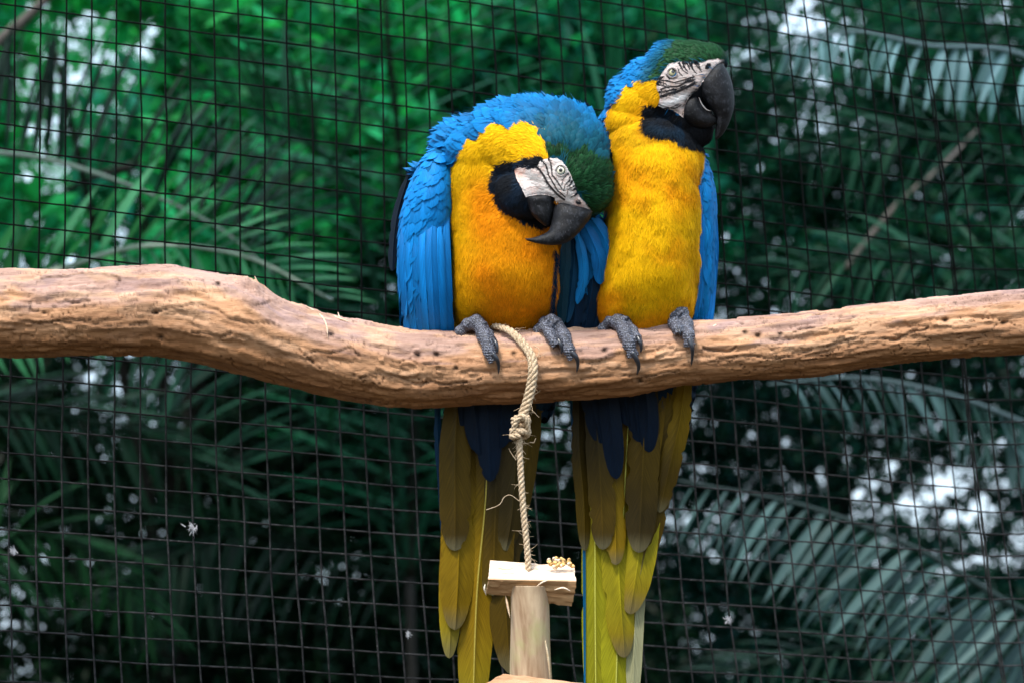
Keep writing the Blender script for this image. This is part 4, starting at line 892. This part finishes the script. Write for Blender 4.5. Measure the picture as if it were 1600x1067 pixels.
LL = [(o6([(500,165),(550,200),(600,270),(640,350),(700,420),(760,480),(810,515)], 760, 235, 6.667), 3.4), (o6([(560,95),(615,150),(635,200),(650,265),(700,350),(740,420),(790,460),(820,490)], 760, 235, 6.667), 2.0),
      (o6([(650,90),(670,140),(680,200),(685,260),(720,300),(760,360),(785,400)], 760, 235, 6.667), 2.0), (o6([(850,245),(800,300),(785,360)], 760, 235, 6.667), 1.2), (o6([(870,290),(860,320),(820,360),(805,425)], 760, 235, 6.667), 1.2),
      (o6([(890,330),(870,360),(840,380)], 760, 235, 6.667), 1.2), (o6([(910,375),(850,410),(840,460)], 760, 235, 6.667), 1.2), (o6([(925,400),(890,420)], 760, 235, 6.667), 1.2), (o6([(935,460),(880,490)], 760, 235, 6.667), 1.4), (o6([(960,545),(978,548)], 760, 235, 6.667), 3.4)]
def facecL(x, y, a, b_):
    c = np.ones(x.shape + (3,)) * np.array([.60, .545, .53]); pk = (sstep(20, 0, np.hypot(x - 808, y - 270)) * .7 + sstep(.5, .7, a) * .35 + sstep(18, 0, np.hypot(x - 905, y - 322)) * .8)[..., None]
    c = c * (1 - np.clip(pk, 0, 1)) + np.array([.56, .33, .27]) * np.clip(pk, 0, 1); return c * (.82 + .36 * b_)[..., None]
ye = face_patch(mac, bvh, FACEL, LL, (876.2, 266.8, 7.4), facecL)
make_eye(mac, 876.2, 266.8, ye, 7.4, (-.02, .05), (.85, .82, .66))
yb = -.060
ub = pair_rings([(872,312,922,325,yb+.006,14),(868,317,925,332,yb,21),(865,328,922,342,yb-.002,24),(862,342,914,353,yb-.004,23),(860,354,904,365,yb-.008,20),(856,362,890,377,yb-.011,16),(847,367,872,383,yb-.014,11),(836,371,852,383,yb-.016,7),(828,372.5,836,380,yb-.017,4),(820,373,823,376,yb-.018,.6)], 70, 32, .92)
link('upper_beak', MB().loft(ub).mesh('upper_beak'), M['beak'], mac)
lb = pair_rings([(820,304,868,303,yb+.006,16),(821,310,866,307,yb,22),(825,323,866,320,yb,22),(831,335,864,334,yb-.002,19),(841,346,861,345,yb-.004,13),(852,354,858,353,yb-.005,4)], 36, 28, .9)
link('lower_beak', MB().loft(lb, np.ones((36, 3)) * .8).mesh('lower_beak'), M['beak'], mac)
# the wing on the photograph's left
def wing(root, st, lng, n_rng, dens, sizes, colf, extra=(), flowd=(0.02, 1)):
    mb = MB().loft(pair_rings(st, 40, 28)); vv, tt_, nn_ = remesh(mb, .0022, 3)
    x, y, _ = to_px(vv); w = link('wing', mesh_np('wing', vv, tt_.ravel(), 3, np.tile(BLUE2 * .6, (len(vv), 1))), M['under'], root)
    p, n_ = sample(vv, tt_, nn_, dens, n_rng); x, y, _ = to_px(p); o_ = np.argsort(-y); p, n_, x, y = p[o_], n_[o_], x[o_], y[o_]
    L = np.interp(y, *sizes) * K * n_rng.uniform(.85, 1.15, len(p)); T = np.repeat((flowd[0] * RT - flowd[1] * UP)[None], len(p), 0) + n_rng.normal(size=(len(p), 3)) * .05
    V, f, cc_, uv, sn = feather_batch(p, T, n_, L, L * np.interp(y, *lng) * 1.15, colf(x, y, len(p)), lift=n_rng.uniform(.015, .05, len(p)), curl=.7, camber=.12, rng=n_rng)
    tag(link('wing_coverts', mesh_np('wing_coverts', V, f, 4, cc_, uv, sn), M['contour'], w), kind='stuff')
    for path, wd, c_ in extra: long_feather(path, wd, c_, 'flight_feather', w, edge=(.003, .09, .26) if max(c_) > .1 else c_, tip=.25)
    return w
B1 = (0.003, 0.18, 0.54); B2 = (0.003, 0.14, 0.43); DK = (0.006, 0.012, 0.022)
cw = lambda x, y, n_: np.tile(BLUE, (n_, 1)) * rgl.uniform(.85, 1.2, (n_, 1)) * np.array([1, 1.05, 1.1])
ex = [([(640,270,.045),(622,330,.05),(615,380,.052),(613,424,.054)], 16, DK), ([(650,262,.05),(632,300,.055),(622,350,.058),(619,405,.06)], 18, DK), ([(662,255,.05),(640,285,.058),(628,330,.06),(624,380,.062)], 16, (0.01, .02, .03))]
for k in range(7):
    x0 = 634 + k * 9.6; g_ = .0045 * abs(k - 4) - .0012 * (k % 2); ex.append(([(x0 + 6, 315 + 6 * (k % 3), -.018 + g_), (x0 - 1 + k * .5, 378, -.041 + g_), (x0 + 1 + k * .6, 450, -.036 + g_), (x0 + 6 + k * .2, 505, -.016 + g_), (x0 + 10, 548, .02)], 21, B1 if k % 2 else B2))
wing(mac, [(684,228,700,228,.012,14),(663,246,704,246,.006,26),(640,290,707,290,.0,38),(627,340,706,340,.0,42),(623,400,705,400,.002,42),(626,450,703,450,.010,38),(634,500,698,500,.026,28),(646,560,690,560,.05,18)],
     ([240, 320, 420, 520], [.8, .55, .34, .30]), rgl, 20000, ([240, 300, 400, 520], [20, 32, 60, 75]), cw, ex)
# the wing folded on the far side, in the shade between the birds
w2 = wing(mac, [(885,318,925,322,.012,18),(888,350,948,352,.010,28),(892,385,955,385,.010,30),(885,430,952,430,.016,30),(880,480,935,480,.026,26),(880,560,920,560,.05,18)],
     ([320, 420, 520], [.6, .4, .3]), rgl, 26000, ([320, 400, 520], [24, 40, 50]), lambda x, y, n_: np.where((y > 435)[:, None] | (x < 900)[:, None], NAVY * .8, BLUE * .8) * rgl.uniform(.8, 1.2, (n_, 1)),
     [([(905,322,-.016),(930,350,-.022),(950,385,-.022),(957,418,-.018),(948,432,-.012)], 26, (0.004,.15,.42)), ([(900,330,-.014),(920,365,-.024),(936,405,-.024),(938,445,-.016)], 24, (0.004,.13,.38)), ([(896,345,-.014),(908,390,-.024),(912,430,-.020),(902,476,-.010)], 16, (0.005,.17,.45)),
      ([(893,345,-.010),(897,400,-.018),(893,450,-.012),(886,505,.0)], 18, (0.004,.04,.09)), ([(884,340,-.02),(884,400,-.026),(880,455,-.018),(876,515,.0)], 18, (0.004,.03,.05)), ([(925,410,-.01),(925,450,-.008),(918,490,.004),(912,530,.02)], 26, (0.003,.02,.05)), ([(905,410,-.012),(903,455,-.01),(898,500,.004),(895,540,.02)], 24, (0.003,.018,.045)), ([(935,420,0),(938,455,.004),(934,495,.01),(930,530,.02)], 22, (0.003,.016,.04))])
# feet
foot(mac, [([(716,522,fy(716,522,.008)),(730,508,fy(735,516,.002)),(745,502,fy(745,518,-.003)),(752,512,fy(752,520,-.006))], 9, 11), ([(742,502,fy(745,518,0)),(752,515,fy(752,522,-.005)),(760,536,fy(760,536,-.006)),(768,557,fy(768,557,-.004)),(772,562,fy(772,562,-.003))], 12, 8.5), ([(752,510,fy(752,518,0)),(763,522,fy(763,524,-.006)),(769,534,fy(769,534,-.006)),(773,541,fy(773,541,-.004))], 9, 6)],
     [([(770,552,fy(770,552,-.012)),(776,560,fy(776,560,-.011)),(779,570,fy(779,570,-.006)),(779,584,fy(779,584,-.003))], 4.5), ([(770,528,fy(770,528,-.012)),(775,536,fy(775,536,-.012)),(777,546,fy(777,546,-.008)),(776,554,fy(776,554,-.004))], 4)])
foot(mac, [([(838,520,fy(838,520,.008)),(850,505,fy(850,518,.003)),(862,501,fy(862,518,-.002)),(870,508,fy(870,518,-.005))], 8, 11), ([(848,508,fy(850,518,-.004)),(858,520,fy(858,522,-.007)),(866,535,fy(866,535,-.006)),(870,540,fy(870,540,-.005))], 9, 7.5), ([(864,503,fy(864,516,-.002)),(878,518,fy(878,520,-.006)),(886,537,fy(886,537,-.006)),(892,554,fy(892,554,-.004)),(895,558,fy(895,558,-.003))], 11, 8)],
     [([(872,530,fy(872,530,-.011)),(876,538,fy(876,538,-.010)),(878,546,fy(878,546,-.006)),(877,553,fy(877,553,-.003))], 4), ([(893,549,fy(893,549,-.011)),(900,557,fy(900,557,-.011)),(903,568,fy(903,568,-.006)),(901,582,fy(901,582,-.003))], 4.5)])
# tail
OL1 = (.062, .038, .003); OL2 = (.17, .105, .004); OL3 = (.22, .185, .008); OLD = (.028, .019, .004); YG = (.25, .24, .010); GY = (.10, .09, .05)  # olive feather tones; the darker upper ends have the perch's shade painted in
def tail_feather(root, path, w, cols, tipc=GY, rach=None, roll=0.0, tip=.32): return long_feather(path, w, cols, 'tail_feather', root, tipc=tipc, edge=None, roll=.22 * math.sin(path[0][0] * 3.7 + path[-1][1]), rachis=rach, tip=tip, base=.7, camber=.12, nu=40)
def covert(root, path, w, c=(.001, .007, .020)): return long_feather(path, w, c, 'undertail_covert', root, edge=(.002, .008, .02), tip=.35, base=.8, nu=24)
for a in ([[(760,600,.052),(760,760,.055),(745,930,.058),(738,1140,.06)], 60, [OL1, OL1, OL2, OL2, OL3], GY, (.45, .38, .08)], [[(720,600,.050),(712,760,.052),(706,900,.054),(702,1028,.055)], 40, [OLD, OL1, OL2, OL3]],
          [[(722,600,.046),(718,760,.047),(716,880,.048),(711,984,.048)], 56, [OL1, OL1, OL2, OL2, OL2]], [[(716,600,.042),(711,700,.042),(711,790,.042),(711,860,.042)], 50, [OL1, OL1, OL1, OLD]],
          [[(800,600,.054),(795,780,.056),(790,930,.058),(797,1052,.06)], 56, [OLD, OLD, OLD, OL1, OL1]], [[(775,600,.050),(775,760,.050),(772,860,.052),(770,930,.054)], 62, [OLD, OLD, OL1, OL1]],
          [[(835,590,.05),(832,640,.052),(822,720,.054),(808,830,.056)], 40, [OL2, OL1, OL1, OLD]], [[(684,600,.052),(684,680,.053),(690,760,.054),(694,860,.056)], 12, [(.004,.05,.12), NAVY, NAVY]], [[(803,600,.05),(806,700,.05),(800,800,.05),(790,860,.052)], 40, [OLD, OLD, OLD, OLD]]): tail_feather(mac, *a)
for a in ([(735,585,.036),(742,640,.036),(750,710,.038)], [(760,585,.034),(763,660,.034),(766,752,.038)], [(785,585,.036),(784,640,.036),(781,700,.04)], [(720,585,.04),(722,620,.04),(722,665,.042)], [(800,585,.04),(797,640,.042),(792,690,.044)]): covert(mac, a, 40)

#RIGHT MACAW
rgr = np.random.default_rng(22)
mac2 = empty('macaw', P(1020, 512, .01)); tag(mac2, 'blue and yellow macaw sitting upright, looking right with raised head', 'macaw', 'macaws on the branch')
mb = MB()
mb.loft(pair_rings([(960,180,1070,185,.022,46),(950,205,1085,212,.020,58),(946,235,1096,240,.018,66),(947,290,1097,290,.014,74),(947,350,1096,350,.010,76),(944,400,1094,400,.008,76),(937,440,1091,440,.008,72),(932,478,1087,478,.012,62),(938,505,1076,500,.02,50),(952,530,1062,525,.03,36),(975,552,1045,548,.04,22)], 50, 40, .9))
mb.loft(pair_rings([(960,262,1085,262,.055,46),(945,310,1105,310,.058,56),(945,400,1108,400,.06,56),(955,480,1100,480,.065,48),(960,560,1090,560,.07,34),(970,640,1075,640,.08,20)], 30, 32))
for a in ((1003,190,.022,62,50,50),(1012,160,.02,64,54,50),(1035,142,.016,66,58,50),(1062,122,.014,62,58,48),(1085,110,.012,48,46,40),(1104,102,.012,32,34,30),(1060,175,.016,54,42,38),(1082,198,.014,32,30,24)): ellipsoid(mb, *a)
v, t, vn = remesh(mb, .0017, 5)
FACER = [(1027,128),(1036,112),(1045,101),(1058,97),(1074,98),(1085,99),(1098,98),(1108,94),(1122,92),(1131,94),(1132,100),(1122,103),(1108,116),(1098,128),(1091,139),(1084,145),(1076,152),(1070,166),(1067,184),(1060,178),(1050,172),(1036,170),(1029,166),(1031,150),(1026,140)]
BIBR = [(1005,172),(1012,160),(1028,162),(1036,168),(1050,172),(1066,184),(1078,196),(1120,200),(1116,226),(1098,234),(1070,228),(1042,214),(1020,212),(1006,200)]
GRNR = [(1060,64),(1085,52),(1115,58),(1135,74),(1138,96),(1108,96),(1085,99),(1058,97),(1040,103),(1028,122),(1018,124),(1030,100)]
YELR = [(946,200),(950,172),(962,152),(990,125),(1028,124),(1040,150),(1040,190),(1100,215),(1102,236),(1098,300),(1096,400),(1090,480),(1080,560),(925,560),(928,480),(940,420),(946,300)]
def colR(px, py, ny, rng, p):
    n = len(px); jx = px + (fbm(p * 220, 3, 2) - .5) * 7; jy = py + (fbm(p * 220, 9, 2) - .5) * 7
    c = np.tile(BLUE, (n, 1)); s = np.full(n, 17.); fl = np.zeros(n)
    k = np.clip((fbm(p * 45, 5, 3) - .4)[:, None] * 1.6, 0, .7); c = BLUE2 * k + c * (1 - k)
    tq = sstep(28, 0, poly_dist(px, py, GRNR))[:, None]; c = c * (1 - tq * .9) + np.array([.004, .065, .08]) * tq * .9; s = np.where(tq[:, 0] > .2, 12, s)
    g = in_poly(jx, jy, GRNR); c[g] = GRN * rng.uniform(.6, 1.5, (g.sum(), 1)); s[g] = 9
    yl = in_poly(jx, jy, YELR) & (ny < .35); o = np.clip(.18 + sstep(420, 500, py)[:, None] * .35 + (fbm(p * [26, 26, 26], 8, 3)[:, None] - .5) * 2.2, 0, .85); yc = YEL * (1 - o) + ORG * o; c[yl] = yc[yl]; s[yl] = 11.; fl[yl] = 1
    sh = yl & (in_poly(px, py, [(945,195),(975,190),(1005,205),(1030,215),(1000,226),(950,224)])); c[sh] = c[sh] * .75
    bk = in_poly(jx, jy, BIBR) & (ny < .3); nv = fbm(p * 110, 15, 2)[:, None]; bc = BLK * (1 - nv) + np.array([.012, .03, .06]) * np.clip(nv - .45, 0, 1) * 1.5; bs = sstep(9, 2, seg_dist(px, py, [(1020,198),(1045,205),(1072,208)]))[:, None] * .15; bc = bc * (1 - bs) + np.array([.01, .06, .12]) * bs; c[bk] = bc[bk]; s[bk] = 12; fl[bk] = 1
    bb = in_poly(px, py, [(1066,150),(1092,138),(1130,98),(1160,120),(1160,215),(1112,228),(1066,214)]); c[bb] = BLK; s[bb] = 8; fl[bb] = 1
    dk = (py > 525); c[dk] = NAVY; s[dk] = 24; fl[dk] = 0
    return c, s, fl
def skipR(px, py, ny, k):
    r = (poly_dist(px, py, FACER) < (-1.0 if k else 4)) & (ny < .3)
    r |= in_poly(px, py, [(1076,152),(1092,140),(1125,100),(1150,120),(1150,190),(1118,220),(1108,200),(1072,196),(1068,170)]) & (ny < .25)
    return r
flowR = [(1120,85,-.8,-.5),(1090,75,-1,-.2),(1060,75,-1,.1),(1020,90,-.9,.5),(975,130,-.7,.8),(945,190,-.3,1),(1080,100,-1,0),(1030,115,-.9,.3),(1000,140,-.8,.7),(980,170,-.5,.9),(980,205,-.2,1),(1020,190,-.6,.6),(1060,200,-.3,1),(1090,215,-.1,1),(1020,230,0,1),(960,300,0,1),(1060,300,0,1),(1020,400,.05,1),(950,400,-.2,1),(1080,400,.1,1),(1020,480,0,1)]
v = body_parts(mac2, v, t, vn, colR, flowR, skipR, 'R', rgr, dict(dens=90000, fdens=1500000, lump=.010, face=FACER, is_head=lambda x, y, d_: (y < 222)))
bvh = BVHTree.FromPolygons([Vector(q) for q in v], t.tolist())
q6 = lambda pts: o6(pts, 1010, 80, 6.667)
LR = [(q6(a), w_) for a, w_ in (([(340,130),(360,170),(385,210),(430,235)], 1.6), ([(375,125),(400,180),(430,215)], 1.6), ([(415,120),(432,150),(450,195)], 1.6), ([(470,120),(480,190),(520,235)], 1.8), ([(500,110),(520,150),(555,185)], 1.6), ([(330,200),(350,240),(378,262)], 1.2), ([(540,150),(560,200),(575,215)], 1.4),
      ([(110,300),(200,310),(290,330),(400,300),(490,270)], 2.0), ([(90,290),(130,290),(160,280)], 2.0), ([(150,400),(220,375),(330,370),(420,325),(490,305)], 2.6), ([(120,350),(170,360),(230,385)], 2.4), ([(140,480),(230,445),(320,425),(420,380),(500,335)], 4.0), ([(210,250),(250,290),(330,270)], 1.0), ([(620,180),(645,155)], 3.6), ([(130,430),(200,420),(300,400)], 2.0), ([(120,325),(150,330),(210,350)], 1.4), ([(250,410),(330,395),(400,365)], 1.2), ([(300,345),(380,335),(450,300)], 1.2), ([(445,120),(460,155),(470,180)], 1.2), ([(520,115),(545,150),(560,170)], 1.2), ([(390,120),(405,150)], 1.2), ([(140,560),(240,590),(330,560)], .5), ([(180,600),(280,600),(350,570)], .5))]
def facecR(x, y, a, b_):
    c = np.ones(x.shape + (3,)) * np.array([.44, .375, .36]); pk = (sstep(.45, .65, a) * .5 * (y > 118))[..., None]; c = c * (1 - pk) + np.array([.36, .24, .19]) * pk
    wh = (sstep(8, -6, seg_dist(x, y, [(1034,166),(1052,158),(1072,150)]) - 3))[..., None]; c = c * (1 - wh) + np.array([.70, .70, .72]) * wh; return c * (.75 + .5 * b_)[..., None]
ye = face_patch(mac2, bvh, FACER, LR, (1050.5, 114.2, 6.8), facecR)
make_eye(mac2, 1050.5, 114.2, ye, 6.8, (.17, .28), (.42, .40, .24))
yb = -.002
ub = pair_rings([(1084,130,1118,96,yb+.006,16),(1091,139,1130,101,yb,24),(1095,150,1142,124,yb,27),(1102,160,1147,148,yb,26),(1110,170,1147,168,yb,23),(1117,180,1142,186,yb,18),(1119,192,1136,200,yb,13),(1119,204,1129,211,yb,8),(1117,217,1120,219,yb,1.5)], 60, 32, .92)
link('upper_beak', MB().loft(ub, np.ones((60, 3))).mesh('upper_beak'), M['beak'], mac2)
lb = pair_rings([(1070,153,1064,182,yb+.004,16),(1077,150,1069,188,yb,22),(1088,147,1079,197,yb,24),(1096,162,1092,200,yb,22),(1105,173,1104,200,yb,18),(1116,180,1116,196,yb,12),(1123,184,1123,190,yb,5)], 40, 28, .9)
link('lower_beak', MB().loft(lb, np.ones((40, 3)) * .75).mesh('lower_beak'), M['beak'], mac2)
splinter([(1092,153,-.0225),(1097,164,-.022),(1104,172,-.020),(1112,174,-.017)], .0016, (.35, .33, .33), mac2, 'beak_edge', 'skin')
exr = []
for k in range(7): exr.append(([(1094 + k * 2.6, 290, -.010 + .005 * k), (1094 + k * 4.0, 370, -.010 + .005 * k), (1092 + k * 3.8, 440, -.002 + .005 * k), (1084 + k * 4.2, 504 + 0 * k, .02), (1082 + k * 3.5, 545, .045)], 11, B1 if k % 2 else B2))
exr.append(([(1090, 380, -.005), (1084, 430, -.004), (1078, 470, .01), (1074, 520, .03)], 12, (.006, .012, .02)))
cw2 = lambda x, y, n_: np.tile(BLUE, (n_, 1)) * rgr.uniform(.8, 1.2, (n_, 1))
wing(mac2, [(1080,236,1096,240,.03,20),(1076,262,1108,262,.03,34),(1076,300,1117,300,.03,42),(1076,370,1120,370,.034,44),(1074,440,1117,440,.04,38),(1072,490,1112,490,.05,28),(1074,520,1104,520,.06,18)],
     ([240, 320, 420, 520], [.7, .5, .34, .30]), rgr, 18000, ([240, 300, 400, 520], [18, 32, 60, 75]), cw2, exr)
foot(mac2, [([(938,517,fy(938,517,.010)),(952,503,fy(952,515,.003)),(967,497,fy(967,514,-.002)),(975,506,fy(975,514,-.006))], 7, 12), ([(964,499,fy(964,514,-.001)),(976,518,fy(976,519,-.006)),(984,540,fy(984,540,-.006)),(990,558,fy(990,558,-.003))], 13, 8.5), ([(974,502,fy(974,513,0)),(988,516,fy(988,518,-.005)),(996,529,fy(996,529,-.005)),(998,535,fy(998,535,-.004))], 9, 6)],
     [([(988,550,fy(988,550,-.012)),(994,560,fy(994,560,-.011)),(998,572,fy(998,572,-.007)),(995,586,fy(995,586,-.003))], 5), ([(996,526,fy(996,526,-.011)),(1000,534,fy(1000,534,-.011)),(1002,543,fy(1002,543,-.007)),(1001,551,fy(1001,551,-.004))], 4)])
foot(mac2, [([(1040,500,fy(1040,505,.012)),(1048,490,fy(1048,505,.003)),(1058,486,fy(1058,504,-.004)),(1066,492,fy(1066,504,-.006))], 8, 13), ([(1050,490,fy(1050,504,-.004)),(1054,504,fy(1054,506,-.008)),(1060,516,fy(1060,516,-.008)),(1062,521,fy(1062,521,-.006))], 12, 8), ([(1062,488,fy(1062,503,-.002)),(1072,506,fy(1072,508,-.006)),(1076,526,fy(1076,526,-.006)),(1077,542,fy(1077,542,-.004))], 12, 8)],
     [([(1059,512,fy(1059,512,-.013)),(1062,519,fy(1062,519,-.013)),(1063,526,fy(1063,526,-.008))], 3.5), ([(1077,530,fy(1077,530,-.012)),(1081,542,fy(1081,542,-.012)),(1082,554,fy(1082,554,-.007)),(1080,571,fy(1080,571,-.003))], 4.5)])
for a in ([[(930,600,.062),(930,780,.064),(930,960,.066),(932,1160,.068)], 46, [OLD, OL1, OL3, YG, YG, YG], YG, (.62, .62, .12)], [[(985,600,.060),(975,780,.062),(966,960,.064),(960,1160,.066)], 52, [OL1, OL2, OL3, YG, YG], YG, (.55, .55, .12)],
          [[(1000,700,.066),(1000,850,.066),(992,980,.066),(988,1120,.066)], 28, [GY, GY, (.26,.26,.15), (.26,.26,.15)]], [[(960,600,.056),(962,780,.057),(968,920,.058),(976,1027,.058)], 52, [OL1, OL1, OL3, OL3, OL2]],
          [[(1030,600,.056),(1012,720,.056),(1000,850,.056),(984,959,.056)], 56, [OL1, OL2, OL3, OL3, OL2]], [[(1060,600,.052),(1045,690,.054),(1020,790,.055),(1000,900,.056)], 50, [OL2, OL1, OL1, OL1]],
          [[(950,600,.050),(955,720,.050),(960,810,.050),(963,882,.050)], 40, [OL1, OL1, OL2, OL2]], [[(925,600,.047),(935,700,.047),(940,790,.047),(942,858,.047)], 44, [OLD, OLD, OL1, OLD]],
          [[(1010,600,.046),(1006,690,.046),(1002,780,.046),(998,863,.046)], 52, [OLD, OL1, OL1, OLD, OLD]], [[(1070,596,.046),(1062,660,.048),(1046,730,.05),(1030,800,.052)], 34, [OL2, OL2, OL1, OL1]], [[(905,600,.06),(905,700,.06),(912,780,.062),(914,860,.064)], 26, [OLD, OLD, OL1, OL1]],
          [[(890,600,.066),(898,700,.066),(911,790,.068),(914,1120,.07)], 5, [(.004,.05,.12), (.004,.06,.15), (.004,.10,.22), (.004,.12,.26)], (.004,.12,.26), (.004,.12,.26)]): tail_feather(mac2, *a)
for a in ([(915,585,.044),(928,640,.044),(940,692,.046)], [(945,585,.040),(955,660,.040),(963,748,.044)], [(985,585,.042),(992,630,.042),(1000,690,.046)], [(1005,585,.040),(1012,640,.040),(1014,706,.044)], [(965,585,.044),(975,620,.044),(985,665,.046)]): covert(mac2, a, 34)

#BITS
# ------------------------------------------------------------------ down feathers and specks caught on the wires
def caught(px, py, r, label, seed):
    y = float(fence_depth(px, py)) - .004; rr = np.random.default_rng(seed); n = 46; c = P(px, py, y)
    B_ = np.repeat(c[None], n, 0) + rr.normal(size=(n, 3)) * r * .25 * K; T_ = nrm(rr.normal(size=(n, 3)) * [.8, .4, 1] + [0, 0, -.4]); Nn = nrm(np.cross(T_, rr.normal(size=(n, 3))))
    V, f, cc, sn = strands(B_, T_, Nn, rr.uniform(.5, 1, n) * r * K, .0012, np.tile([.6, .62, .68], (n, 1)), np.full(n, .2), rr)
    tag(link('down_feather', mesh_np('down_feather', V, f, 3, cc, None, np.tile(-F, (len(V), 1))), M['fluff'], None, tuple(c)), label, 'feather', 'down feathers caught on the mesh')
caught(300, 822, 15, 'largest white down feather caught on the lower left mesh', 1)
caught(21, 860, 9, 'small pale down tuft on the mesh at the left edge', 2)
caught(1139, 968, 9, 'white down drip on the mesh right of the long tails', 3)
caught(638, 990, 7, 'tiny white down speck on the mesh left of the tail', 4)
